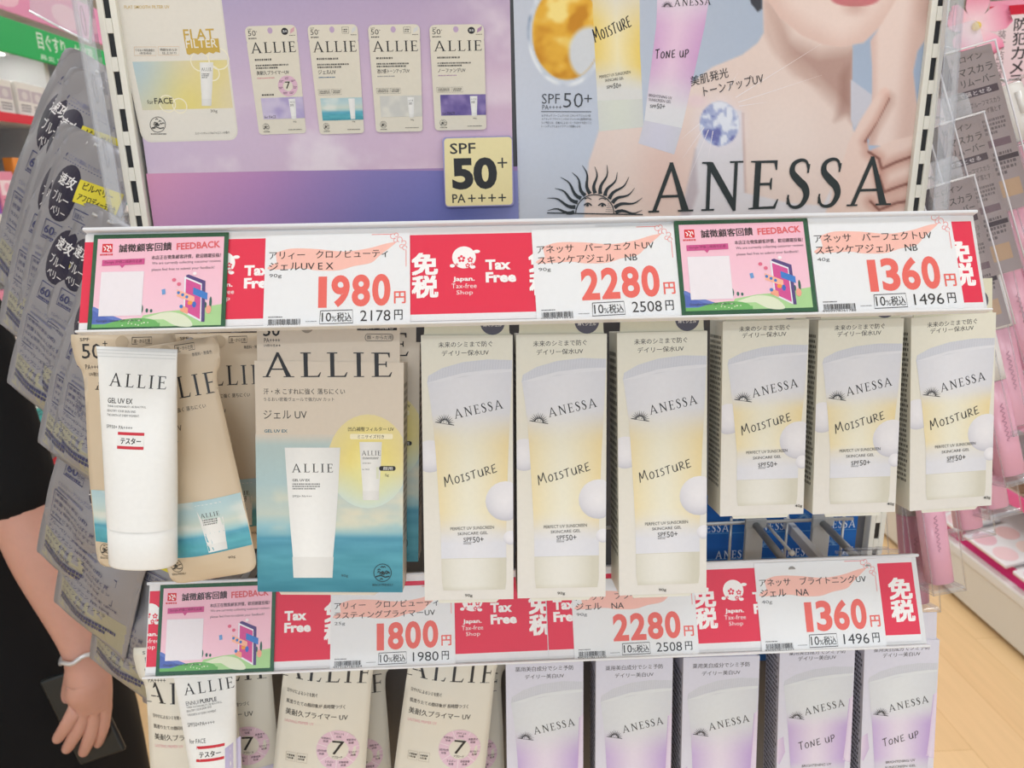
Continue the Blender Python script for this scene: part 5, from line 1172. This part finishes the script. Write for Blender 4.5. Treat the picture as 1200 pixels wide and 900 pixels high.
b.tube([(-pw_ / 2, ph_ / 2 - .0108, .0055), (pw_ / 2, ph_ / 2 - .0108, .0055)], .0008, (232, 230, 234), 6); b.build('case_edge', plas, mp)
for k, (a_, c_, Y_, lb) in enumerate((((1158, 34), (1212, 240), .070, 'dim clear pack of mascara remover, highest of the three beside the right upright'), ((1145, 118), (1200, 315), .050, 'dim clear pack of mascara remover, middle one of the three beside the right upright'), ((1134, 192), (1186, 380), .030, 'dim clear pack of mascara remover, lowest of the three, just above the price rail end'))):
    M, h = edge_place(a_, c_, Y_, 14, -4, pw_ / ph_, False, ph_)
    o = mp if k == 0 else dup(mp, M)
    o.matrix_world = M; o['label'] = lb; o['group'] = 'clear mascara remover packs on the right side'
gw_, gh_, gd_ = .030, .130, .026
def gloss(name, capc, bodyc):
    g = thing(name, '', 'lip gloss', Matrix())
    b = B(); b.box(-gw_ / 2, gw_ / 2, -gh_ / 2, gh_ / 2, -gd_, 0, (255, 255, 255), .0018); b.build('clear_case', clear_m, g)
    b = B(); x_, z_ = gw_ / 2 - .0006, .0006
    for sx in (-1, 1):
        for zz in (-.0008, -gd_ + .0008): b.tube([(sx * x_, -gh_ / 2, zz), (sx * x_, gh_ / 2, zz)], .0006, (228, 222, 226), 6)
    for yy in (-gh_ / 2 + .0004, gh_ / 2 - .0004): b.tube([(-x_, yy, -.0006), (x_, yy, -.0006), (x_, yy, -gd_), (-x_, yy, -gd_), (-x_, yy, -.0006)], .0007, (232, 228, 230), 6)
    b.box(-gw_ / 2 + .001, gw_ / 2 - .001, -gh_ / 2 + .001, -gh_ / 2 + .004, -gd_ + .001, -.001, (214, 208, 212), .0006); b.build('case_edge', clear_edge, g)
    def sq(y, r): return [(r * math.copysign(abs(math.cos(2 * math.pi * k / 24)) ** .7, math.cos(2 * math.pi * k / 24)), y, -gd_ / 2 + r * .86 * math.copysign(abs(math.sin(2 * math.pi * k / 24)) ** .7, math.sin(2 * math.pi * k / 24))) for k in range(24)]
    yc = gh_ * .5 - .046
    b = B(); b.loft([sq(-gh_ / 2 + .006, .0088), (sq(-gh_ / 2 + .007, .0104)), sq(yc, .0106)], bodyc)
    R_ = .0106; b.map = lambda x, y: (x, y); b.warp = lambda x, y: -gd_ / 2 + .0094 - .25 * abs(x / R_) ** 3 * R_
    tb = B(map=lambda x, y: (y - .02, -x)); tb.map = lambda x, y: (-.002 - y, x - .03); b.map = tb.map
    b.line(catmull([(.0012 * i, .0016 * math.sin(i * 1.9) * (1.4 if i % 7 == 0 else .8)) for i in range(27)], 3), .0005, mix(bodyc, (120, 70, 90), .5)); b.build('gloss_tube', plas, g)
    b = B(); b.loft([sq(yc + .0004, .0108), sq(yc + .02, .0107), sq(gh_ / 2 - .004, .0104), sq(gh_ / 2 - .0025, .0094)], capc); b.tube([(0, gh_ / 2 - .026, -gd_ / 2 + .0095), (0, gh_ / 2 - .010, -gd_ / 2 + .0095)], .0022, mix(capc, (250, 250, 250), .4), 8); b.build('cap', plas, g)
    return g
gp = gloss('lip_gloss', (228, 224, 220), (226, 164, 184)); gr = gloss('lip_gloss', (150, 144, 144), (176, 112, 132))
GGr = 'boxed pink lip glosses on the right side'
for k, (a_, c_, Y_, lb) in enumerate((((1170, 98), (1232, 292), .085, 'boxed pink lip gloss with white cap, highest one, right of the top remover pack'), ((1160, 180), (1216, 372), .070, 'boxed pink lip gloss with white cap, right of the middle remover pack'),
    ((1150, 254), (1206, 446), .052, 'boxed pink lip gloss with white cap level with the upper price rail'), ((1146, 322), (1188, 512), .038, 'boxed pink lip gloss whose cap shows just above the rightmost small carton'),
    ((1140, 385), (1179, 572), .026, 'boxed pink lip gloss running down beside the rightmost small carton'), ((1128, 430), (1160, 610), .036, 'boxed pink lip gloss whose clear foot shows below right of the rightmost carton'),
    ((1104, 452), (1128, 634), .050, 'boxed pink lip gloss of which only the foot shows, right of the lowest full one'), ((1070, 520), (1094, 699), .018, 'boxed pink lip gloss hanging lowest, its printed tube showing under the rightmost carton'))):
    M, h = edge_place(a_, c_, Y_, 14, 2, gw_ / gh_, True, gh_)
    o = gp if k == 0 else dup(gp, M)
    o.matrix_world = M; o['label'] = lb; o['group'] = GGr
M, h = edge_place((1054, 545), (1064, 722), .040, 12, 2, gw_ / gh_, True, gh_); gr.matrix_world = M
tag(gr, 'boxed dusky rose lip gloss with grey cap beside the right end of the lower rail', None)
for o in [q for q in bpy.data.objects if q.parent is None and q.name.startswith(('lip_gloss', 'remover_pack'))]:
    M = o.matrix_world; p = M @ Vector((0, gh_ / 2, -.013)); B().tube([(xr + .018, p.y + .012, p.z + .004), (p.x, p.y + .004, p.z + .004), (p.x, p.y - .002, p.z + .002)], .0014, (190, 190, 192), 6).build('peg_hook', grey_m, gondola)
# ================================================================ left aisle: shelves running away from us
def atX(px, py, X): d = ray(px, py); return CAM + d * ((X - CAM.x) / d.x)
XL = -1.36
WHT = (228, 228, 226); zt = (atX(0, 21, XL).z + atX(0, 61, XL).z) / 2 - .0105
sh = thing('aisle_shelf_unit', 'white shop shelving along the left aisle, behind the passer-by', 'shelving', TR(XL - .2, 1.9, 0))
def inl(b, x0, x1, y0, y1, z0, z1, col, bev=.003): return b.box(x0 - (XL - .2), x1 - (XL - .2), y0 - 1.9, y1 - 1.9, z0, z1, col, bev)
Y0, Y1 = .55, 3.6
inl(B(), XL - .45, XL - .42, Y0, Y1, 0, zt, (206, 208, 210)).build('back_panel', steel, sh)
for y in (Y0, 2.0, Y1): inl(B(), XL - .44, XL - .02, y - .012, y + .012, 0, zt, (214, 214, 214)).build('side_panel', steel, sh)
zr = atX(0, 124, XL).z; levels = [.14, .42, .72, 1.02, zr - .30, zr - .02]
for z in levels:
    s_ = inl(B(), XL - .43, XL, Y0, Y1, z - .02, z, WHT).build('shelf_board', steel, sh)
    inl(B(), XL, XL + .006, Y0, Y1, z - .022, z + .004, (222, 52, 70) if abs(z - zr + .02) < .01 else (232, 226, 222), .001).build('price_strip', paper, s_)
inl(B(), XL - .44, XL, Y0, Y1, 0, .10, (200, 200, 198)).build('plinth', steel, sh)
# header signs
g0, g1 = atX(0, 21, XL), atX(0, 61, XL)
b = B(); b.box(-.012, 0, -1.3, 1.3, -(g0.z - g1.z) / 2, (g0.z - g1.z) / 2, (30, 178, 92), .002)
def lay(b, fnmap, draw):
    t = B(map=fnmap); draw(t); k = len(b.v); b.v += [(z, x, y) for x, y, z in t.v]; b.c += t.c; b.f += [tuple(i + k for i in q) for q in t.f]; b.sm += t.sm
gh = g0.z - g1.z
def gdraw(t):
    for y_ in (-1.15, -.72, -.3, .2, .7): t.text('目ぐすり・かぜ薬', y_, .028, y_ + .36, .05, (232, 246, 236), .012); t.smalltext(y_, -.034, y_ + .3, -.012, 1, (200, 236, 214))
lay(b, lambda x, y: (x, y * -1), lambda t: [t.text('目ぐすり・かぜ薬', y_, .012, y_ + .34, .05, (232, 246, 236), .012) for y_ in (-1.10, -.55, 0, .55)] + [t.text('鼻炎 胃腸薬', y_, .042, y_ + .22, .016, (214, 240, 224), .01) for y_ in (-1.10, -.55, 0, .55)])
t = thing('green_header_sign', 'green header sign with white characters above the left aisle shelves', 'sign', TR(XL + .02, Y0 + 1.35, (g0.z + g1.z) / 2)); b.build('sign_board', paper, t)
b = B(); b.box(-.42, -.012, -1.3, 1.3, -.01, .01, (220, 222, 222), .002); b.build('canopy_shelf', steel, t)
p0 = atX(0, -40, XL); b = B(); hh = p0.z - g0.z - .03
b.box(-.008, 0, -1.3, 1.3, 0, hh, (232, 150, 190), .002)
lay(b, lambda x, y: (x, hh - y), lambda t: [t.ell(-1.2 + .35 * k, hh * .6, .09, hh * .32, (244, 196, 216), 14) or t.line([(-1.28 + .35 * k, hh * .8), (-1.2 + .35 * k, hh * .4), (-1.1 + .35 * k, hh * .75)], .012, (214, 110, 160)) for k in range(7)])
tag(b.build('pink_banner', paper, None, TR(XL + .02, Y0 + 1.35, g0.z + .02)), 'pink banner strip above the green header sign, top left', 'banner')
# shelf lamp under the header
lp = thing('shelf_lamp', 'bright strip lamp glowing under the green header sign', 'lamp', TR(XL - .12, 1.28, zt - .0005)); B().box(-.03, .03, -.66, .66, -.012, .0, (240, 240, 240), .002).build('lamp_body', steel, lp)
B().box(-.022, .022, -.64, .64, -.016, -.0125, (255, 255, 255)).build('lamp_tube', emit('lamp_glow', (255, 252, 246), 6.0), lp)
# packages on those shelves, each its own
proto = {}
PK = [('white', (236, 234, 230), (200, 190, 200)), ('pink', (236, 150, 178), (250, 226, 234)), ('yellow', (240, 202, 60), (220, 90, 70)), ('orange', (240, 150, 60), (250, 226, 150)), ('red', (214, 50, 64), (244, 236, 232)), ('blue', (64, 120, 200), (236, 240, 246)), ('violet', (150, 90, 180), (240, 210, 230)), ('teal', (70, 180, 180), (236, 246, 244))]
def package(kind, h, w):
    nm, c1, c2 = PK[kind]
    if (kind, h) not in proto:
        t = thing('package', '', 'package', Matrix()); b = B(); b.box(-.03, 0, -w / 2, w / 2, 0, h, c1, .0025); b.build('carton_body', far_m, t)
        b = B(); k = B(map=lambda x, y: (x, y)); k.rect(-w * .42, h * .2, w * .42, h * .55, c2); k.smalltext(-w * .36, h * .62, w * .36, h * .86, 3, mix(c1, (40, 40, 60), .6)); k.ell(0, h * .38, w * .2, h * .12, mix(c2, c1, .6), 12)
        b.v = [(.0002 + z, x, h - y) for x, y, z in k.v]; b.c = k.c; b.f = [q for q in k.f]; b.sm = k.sm; b.build('front_print', far_m, t); proto[(kind, h)] = t; return t, True
    return proto[(kind, h)], False
def setpk(kind, h, w, M, label, group):
    t, new = package(kind, h, w)
    if new: t.matrix_world = M; t['label'] = label; t['group'] = group
    else: dup(t, M, label, group)
rr = random.Random(12)
shelfname = ['bottom', 'second', 'third', 'fourth', 'fifth', 'top']
for li, z in enumerate(levels):
    if li in (0,): continue
    y = .62; k = rr.randrange(8)
    while y < (2.6 if li > 3 else 1.7):
        kind = (k if li != 5 else rr.choice((0, 0, 1, 0))) % 8; h = rr.choice((.12, .16)) if li != 5 else rr.choice((.08, .10)); w = .075
        for rep in range(rr.choice((1, 2, 2))):
            setpk(kind, h, w, TR(XL - .012 - rr.random() * .012, y, z + .0005), '%s box with a printed front on the %s shelf of the left aisle' % (PK[kind][0], shelfname[li]), '%s boxes on the %s left aisle shelf' % (PK[kind][0], shelfname[li])); y += w + .006
        k += rr.choice((1, 2, 3))

# ================================================================ right aisle: cosmetics counter
fp = at_floor(1155, 737); XR = fp.x
cs = thing('cosmetics_counter', 'white make-up counter running away along the right aisle', 'counter', TR(XR + .3, fp.y, 0))
def inr(b, x0, x1, y0, y1, z0, z1, col, bev=.003): return b.box(x0 - XR - .3, x1 - XR - .3, y0 - fp.y, y1 - fp.y, z0, z1, col, bev)
def atXR(px, py, X=None): return atX(px, py, XR if X is None else X)
ztop = atXR(1165, 672).z
Ya, Yb = fp.y - 1.1, fp.y + 2.2
inr(B(), XR, XR + .6, Ya, Yb, .02, ztop - .035, (222, 220, 212), .004).build('base_panel', steel, cs)
inr(B(), XR - .006, XR + .6, Ya, Yb, ztop - .035, ztop, (226, 226, 224), .006).build('ledge', steel, cs)
inr(B(), XR + .04, XR + .6, Ya, Yb, 0, .02, (120, 116, 110), .001).build('toe_kick', steel, cs)
inr(B(), XR + .30, XR + .33, Ya, Yb, ztop, 1.7, (214, 200, 206), .003).build('back_panel', steel, cs)
for z in (ztop + .24, ztop + .48):
    s_ = inr(B(), XR + .06, XR + .32, Ya, Yb, z - .015, z, (226, 222, 222), .003).build('shelf_board', steel, cs); inr(B(), XR + .05, XR + .058, Ya, Yb, z - .03, z + .012, (232, 90, 150), .002).build('price_strip', paper, s_)
# sloping tray with a magenta front
ts = thing('tester_tray', 'sloping white tray with a magenta front on the right aisle counter', 'tray', TR(XR + .12, fp.y, ztop))
B().box(-.10, -.095, -1.0, 2.0, .0, .045, (214, 40, 120), .001).build('magenta_front', paper, ts)
B().prism([(-.095, 0), (.14, 0), (.14, .10), (-.095, .042)], -2.0, 1.0, (236, 232, 234)).build('tray_body', plas, ts, None)
ts.children[1].matrix_basis = rot('X', 90)
pp = None
for k in range(9):
    M = TR(XR + .045, fp.y - .9 + .24 * k, ztop + .0545) @ rot('Y', -13.8)
    if pp is None:
        pp = thing('blusher_palette', 'pale tester palette with round pink pans on the magenta tray', 'palette', M, 'palettes on the magenta tray')
        B().box(-.05, .10, -.105, .105, 0, .012, (238, 236, 238), .003).build('palette_case', plas, pp)
        for i in range(2):
            for j in range(2):
                b = B(); b.prism(arc(-.012 + .075 * i, -.05 + .10 * j, .03, .042, 0, 345, 23), .012, .0135, [(240, 208, 212), (232, 190, 200), (246, 222, 216), (238, 200, 200)][i * 2 + j]); b.build('blush_pan', plas, pp)
    else: dup(pp, M)
cc = None
for k in range(12):
    y = fp.y - .9 + .2 * k; M = TR(XR + .10, y, ztop + .2405)
    if cc is None:
        cc = thing('compact_box', 'clear-topped gold brown compact on the shelf above the magenta tray', 'compact', M, 'compacts on the right counter shelf'); B().box(-.04, .04, -.07, .07, 0, .012, (196, 172, 150), .003).build('compact_base', plas, cc); B().box(-.034, .034, -.064, .064, .012, .016, (150, 118, 96), .002).build('powder_pan', plas, cc)
    else: dup(cc, M)

# security notice and blossom decoration
PSg = Plane(1190, 60, .55)
fS = Fit([(1159, 2), (1262, -6), (1250, 150), (1148, 158)], PSg); b = B(); b.box(-fS.w / 2, fS.w / 2, -fS.h / 2, fS.h / 2, -.004, 0, (236, 206, 214), .001)
b.map = lambda x, y: ((x / 104 - .5) * fS.w, (.5 - y / 156) * fS.h)
b.strip([(0, 0), (0, 156)], [(104, 0), (104, 156)], 2, 8, lambda a, v: mix((240, 226, 230), (232, 196, 208), v)); b.rect(0, 6, 104, 17, (206, 30, 58)); b.rect(0, 0, 104, 6, (240, 160, 188))
b.vtext('安装有监视器、', 12, 21, 22, 104, (70, 62, 66), .004); b.vtext('防犯カメラ作動中', 30, 20, 46, 152, (46, 42, 46), .02); b.vtext('請注意安全', 60, 22, 72, 110, (70, 62, 66), .006)
t = thing('security_notice', 'pale pink notice with a red bar and vertical black characters, top right', 'notice', fS.M); b.build('notice_board', paper, t)
b = B(); zs_ = (fS.M @ Vector((0, fS.h / 2, 0))).z
for sx in (-.3, .3): b.tube([(sx * fS.w, fS.h / 2 - .004, -.005), (sx * fS.w, fS.h / 2 + 2.695 - zs_, -.005)], .0015, (210, 210, 212), 8)
b.build('hanging_wires', steel, t)
pf = at(1142, 32, .45); t = thing('cherry_blossom', 'large pink paper cherry blossom beside the security notice, top right', 'decoration', TR(*pf) @ rot('X', 80))
for k in range(5):
    b = B(); R_ = .048; prof = [(0, .002), (.25, .2), (.5, .32), (.75, .34), (.92, .22), (.86, .02)]
    L = [(x * R_, y * R_) for x, y in prof]; Rr = [(x * R_, -y * R_) for x, y in prof]
    b.map = lambda x, y: (x, -y)
    V, C_ = [], []
    for i, ((xa_, ya_), (xb_, yb_)) in enumerate(zip(L, Rr)):
        for u in (0, .33, .67, 1): V.append((xa_, ya_ + (yb_ - ya_) * u, .012 * (xa_ / R_) ** 2 + .004 * (u - .5) ** 2)); C_.append(mix((250, 226, 232), (238, 120, 160), min(1, (xa_ / R_) ** 1.5)))
    V2 = [(x, y, z - .0012) for x, y, z in V]; n_ = 4; Fq = [(i * n_ + j, (i + 1) * n_ + j, (i + 1) * n_ + j + 1, i * n_ + j + 1)[::-1] for i in range(5) for j in range(3)]
    b.add(V + V2, Fq + [tuple(24 + q for q in f[::-1]) for f in Fq], np.array(C_ + C_), True); o = b.build('petal', paper, t); o.matrix_basis = rot('Z', 72 * k + 18)
b = B(); b.ball((0, 0, .004), .006, (240, 214, 120)); b.build('stamens', paper, t)
b = B(); b.tube([(0, 0, -.002), (0, .02, -.05), (0, .16, -.10), (.02, .18, -.6), (.02, .2, -1.3)], .002, (120, 150, 90), 6); b.build('stem', paper, t)
lf = at(1117, 30, .46); 
# ================================================================ the passer-by at the left
def skin_mesh(name, verts, edges, radii, col, mat, parent, sub=2, root=0, smooth=True):
    me = bpy.data.meshes.new(name); me.from_pydata([tuple(v) for v in verts], edges, []); o = bpy.data.objects.new(name, me); COL.objects.link(o)
    md = o.modifiers.new('skin', 'SKIN'); md.use_smooth_shade = True
    if not me.skin_vertices: 
        try: me.skin_vertices.new()
        except Exception: pass
    for i, r in enumerate(radii):
        sv = me.skin_vertices[0].data[i]; sv.radius = (r, r) if not isinstance(r, tuple) else r; sv.use_root = (i == root)
    sb = o.modifiers.new('smooth', 'SUBSURF'); sb.levels = sub; sb.render_levels = sub
    m2 = bpy.data.meshes.new_from_object(o.evaluated_get(bpy.context.evaluated_depsgraph_get())); bpy.data.objects.remove(o); m2.name = name
    ca = m2.color_attributes.get('Col') or m2.color_attributes.new('Col', 'FLOAT_COLOR', 'POINT'); n = len(m2.vertices)
    if callable(col): a = np.array([[*lin(col(v.co)), 1] for v in m2.vertices], np.float32)
    else: a = np.tile(np.array([*lin(col), 1], np.float32), (n, 1))
    ca.data.foreach_set('color', a.ravel()); m2.polygons.foreach_set('use_smooth', [True] * len(m2.polygons)); m2.materials.clear(); m2.materials.append(mat)
    r = bpy.data.objects.new(name, m2); COL.objects.link(r); r.parent = parent; return r
ped = at(-36, 640, .47); base = Vector((ped.x, ped.y, 0))
person = thing('person', 'person in a black dress walking past at the left, phone in hand', 'person', TR(*base))
Lc = lambda p: Vector(p) - base
V, E_, R = [], [], []
def jv(p, r, parent=None):
    V.append(Lc(p)); R.append(r); i = len(V) - 1
    if parent is not None: E_.append((parent, i))
    return i
Q = lambda px, py, Y: at(px, py, Y)
pel = jv((base.x, base.y, .84), .098)
wst = jv((base.x - .02, base.y, 1.00), .090, pel); chs = jv((base.x - .045, base.y + .01, 1.18), .108, wst); nkb = jv((base.x - .045, base.y + .01, 1.325), .062, chs); nk = jv((base.x - .06, base.y + .01, 1.375), .050, nkb)
hd0 = jv((base.x - .075, base.y + .01, 1.43), .068, nk); hd1 = jv((base.x - .075, base.y + .01, 1.50), .085, hd0); hd2 = jv((base.x - .068, base.y + .01, 1.565), .074, hd1)
# near (left) arm
s1 = Q(-52, 352, .37); el = Q(22, 588, .335); wr = Q(100, 766, .305)
ls = jv(s1, .050, chs); lm = jv(s1.lerp(el, .5), .045, ls); le = jv(el, .043, lm); fm = jv(el.lerp(wr, .35), .044, le); f2 = jv(el.lerp(wr, .75), .032, fm); lw = jv(wr, .026, f2)
pm0 = jv(Q(101, 786, .303), .030, lw); pm1 = jv(Q(107, 808, .300), .032, pm0)
hand = [((92, 826), (80, 847), (66, 868)), ((103, 832), (90, 858), (77, 880)), ((114, 832), (106, 862), (97, 884)), ((123, 825), (121, 852), (114, 874))]
for k, (a_, b_, c_) in enumerate(hand):
    i = jv(Q(*a_, .297 + .004 * k), .0125 if k < 3 else .011, pm1); j = jv(Q(*b_, .292 + .006 * k), .0105 if k < 3 else .009, i); m_ = jv(Q((b_[0] + c_[0]) / 2, (b_[1] + c_[1]) / 2, .297 + .006 * k), .0095 if k < 3 else .0085, j); jv(Q(*c_, .306 + .006 * k), .008 if k < 3 else .007, m_)
t1 = jv(Q(86, 796, .325), .014, pm0); t2 = jv(Q(80, 818, .340), .0115, t1); jv(Q(78, 840, .344), .0095, t2)
# far arm, legs
rs = jv((base.x - .05, base.y + .17, 1.29), .050, chs); re = jv((base.x - .12, base.y + .22, 1.03), .042, rs); rw = jv((base.x - .26, base.y + .19, .84), .026, re); rh = jv((base.x - .30, base.y + .18, .79), .030, rw)
for k in range(4):
    i = jv((base.x - .325, base.y + .155 + .016 * k, .745), .010, rh); jv((base.x - .315, base.y + .152 + .016 * k, .70), .008, i)
i = jv((base.x - .325, base.y + .14, .79), .012, rh); jv((base.x - .345, base.y + .13, .755), .009, i)
for sy, dx in ((-.085, .14), (.085, -.18)):
    hp = jv((base.x, base.y + sy * .8, .78), .066, pel); kn = jv((base.x + dx * .35 - .03, base.y + sy, .46), .055, hp); cf = jv((base.x + dx * .75, base.y + sy, .30), .050, kn); an = jv((base.x + dx, base.y + sy, .085), .034, cf); ft = jv((base.x + dx - .05, base.y + sy, .045), .034, an); jv((base.x + dx - .15, base.y + sy, .028), .026, ft)
SKINC = (204, 154, 138)
body = skin_mesh('body', V, E_, R, SKINC, skin_m, person)
# face on the head, turned to the left
hc = Lc((base.x - .075, base.y + .01, 1.50))
b = B()
for s in (-1, 1):
    b.ball(hc + Vector((-.072, s * .032, .012)), .013, (240, 238, 236), 10, (.6, 1, .7)); b.ball(hc + Vector((-.080, s * .032, .012)), .006, (50, 36, 30), 8, (.5, 1, 1)); b.tube([hc + Vector((-.078, s * .018, .030)), hc + Vector((-.080, s * .034, .035)), hc + Vector((-.070, s * .050, .030))], .003, (60, 44, 38), 6)
    b.ball(hc + Vector((.0, s * .080, -.002)), .026, SKINC, 10, (.75, .35, 1.2))
b.tube([hc + Vector((-.078, 0, .018)), hc + Vector((-.096, 0, -.014)), hc + Vector((-.082, 0, -.020))], [.007, .011, .007], SKINC, 8); b.tube([hc + Vector((-.070, -.024, -.048)), hc + Vector((-.081, 0, -.046)), hc + Vector((-.070, .024, -.048))], .005, (196, 100, 100), 8)
b.build('face', skin_m, person)
b = B(); HAIR = (44, 34, 32)
rings = []
for i in range(11):
    t_ = i / 10; z_ = .105 - .26 * t_; rr_ = .098 * (math.sin(math.pi * min(1, .12 + t_ * .9)) ** .5 if t_ < .5 else 1.0); rings.append([hc + Vector((.012 + rr_ * .98 * math.cos(a) * (1 if math.cos(a) > -.3 else .62 + .3 * (t_ < .35)), rr_ * .95 * math.sin(a), z_)) for a in np.linspace(0, 2 * math.pi, 25)[:-1]])
b.loft(rings[::-1], HAIR, (False, True)); b.build('hair', cloth, person)
# the black dress: bodice and sleeves grown over the body, then the skirt
V, E_, R = [], [], []
d0 = jv((base.x, base.y, .92), .122); d1 = jv((base.x - .02, base.y, 1.02), .110, d0); d2 = jv((base.x - .045, base.y + .01, 1.18), .128, d1); d3 = jv((base.x - .045, base.y + .01, 1.30), .082, d2)
a1 = jv(s1, .058, d2); a2 = jv(s1.lerp(el, .45), .054, a1); a3 = jv(s1.lerp(el, .80), .055, a2); a4 = jv(s1.lerp(el, 1.13), .059, a3)
q1 = jv((base.x - .05, base.y + .17, 1.29), .064, d2); q2 = jv((base.x - .09, base.y + .20, 1.14), .060, q1); q3 = jv((base.x - .12, base.y + .22, 1.04), .060, q2)
skin_mesh('dress_bodice', V, E_, R, (22, 22, 24), cloth, person)
b = B(); rings = []
ed = [at(*p, .47) for p in ((78, 700), (106, 745), (124, 792), (152, 890))]; ed = sorted([(p.z, p.x - base.x) for p in ed])
for z_ in (1.02, .95, .88, .80, .72, .66, .60, .54, .48, .40, .32):
    rx = float(np.interp(z_, [q[0] for q in ed] + [.95, 1.02], [max(.115, q[1]) for q in ed] + [.115, .112])); ry = min(.23, rx * 1.02 + .025)
    rings.append([Vector(((rx + .005 * math.sin(9 * a) * (1.02 - z_)) * math.cos(a), (ry + .005 * math.sin(9 * a) * (1.02 - z_)) * math.sin(a), z_)) for a in np.linspace(0, 2 * math.pi, 49)[:-1]])
b.loft(rings[::-1], (22, 22, 24), (False, True)); b.build('dress_skirt', cloth, person)
# bracelet
ax = (wr - el).normalized(); u1 = ax.orthogonal().normalized(); u2 = ax.cross(u1); c_ = Lc(wr - ax * .004)
b = B(); b.tube([c_ + (u1 * math.cos(a) + u2 * math.sin(a)) * .0305 + ax * .002 * math.sin(6 * a) for a in np.linspace(0, 2 * math.pi, 37)], .0032, (214, 214, 218), 8, cap=False); b.build('bracelet', grey_m, person)
for sy, dx in ((-.085, .14), (.085, -.18)):
    b = B(); x_, y_ = dx - .055, sy; rg = []
    for t_, w_, h_ in ((-.115, .018, .03), (-.10, .036, .045), (-.04, .042, .06), (.02, .036, .078), (.07, .036, .085), (.095, .024, .07)):
        rg.append([Vector((x_ + t_, y_ + w_ * math.cos(a), max(.001, h_ / 2 + h_ / 2 * math.sin(a)))) for a in np.linspace(0, 2 * math.pi, 17)[:-1]])
    b.loft(rg, (28, 28, 30)); b.build('shoe', cloth, person)
# the phone held in that hand
pc = Q(98, 838, .330); M = TR(*pc) @ rot('X', 90 - 8) @ rot('Z', 0)
dirv = (Q(128, 886, .33) - Q(74, 796, .33)).normalized(); nrm = Vector((0, -1, .12)).normalized(); ex = (-dirv).cross(nrm).normalized(); eyy = nrm.cross(ex).normalized()
Mp = Matrix(((ex.x, eyy.x, nrm.x, pc.x), (ex.y, eyy.y, nrm.y, pc.y), (ex.z, eyy.z, nrm.z, pc.z), (0, 0, 0, 1)))
t = thing('mobile_phone', 'dark mobile phone held in the hand of the person in black', 'phone', Mp)
B().box(-.036, .036, -.072, .072, -.0045, .0045, (20, 28, 32), .004, seg=3).build('phone_case', plas, t); B().box(-.033, .033, -.069, .069, -.0052, -.0044, (14, 16, 20)).build('screen', plas, t)
b = B(); b.prism(arc(.02, .052, .010, .014, 0, 345, 20), .0045, .0062, (60, 70, 74)); b.build('camera_bump', plas, t)
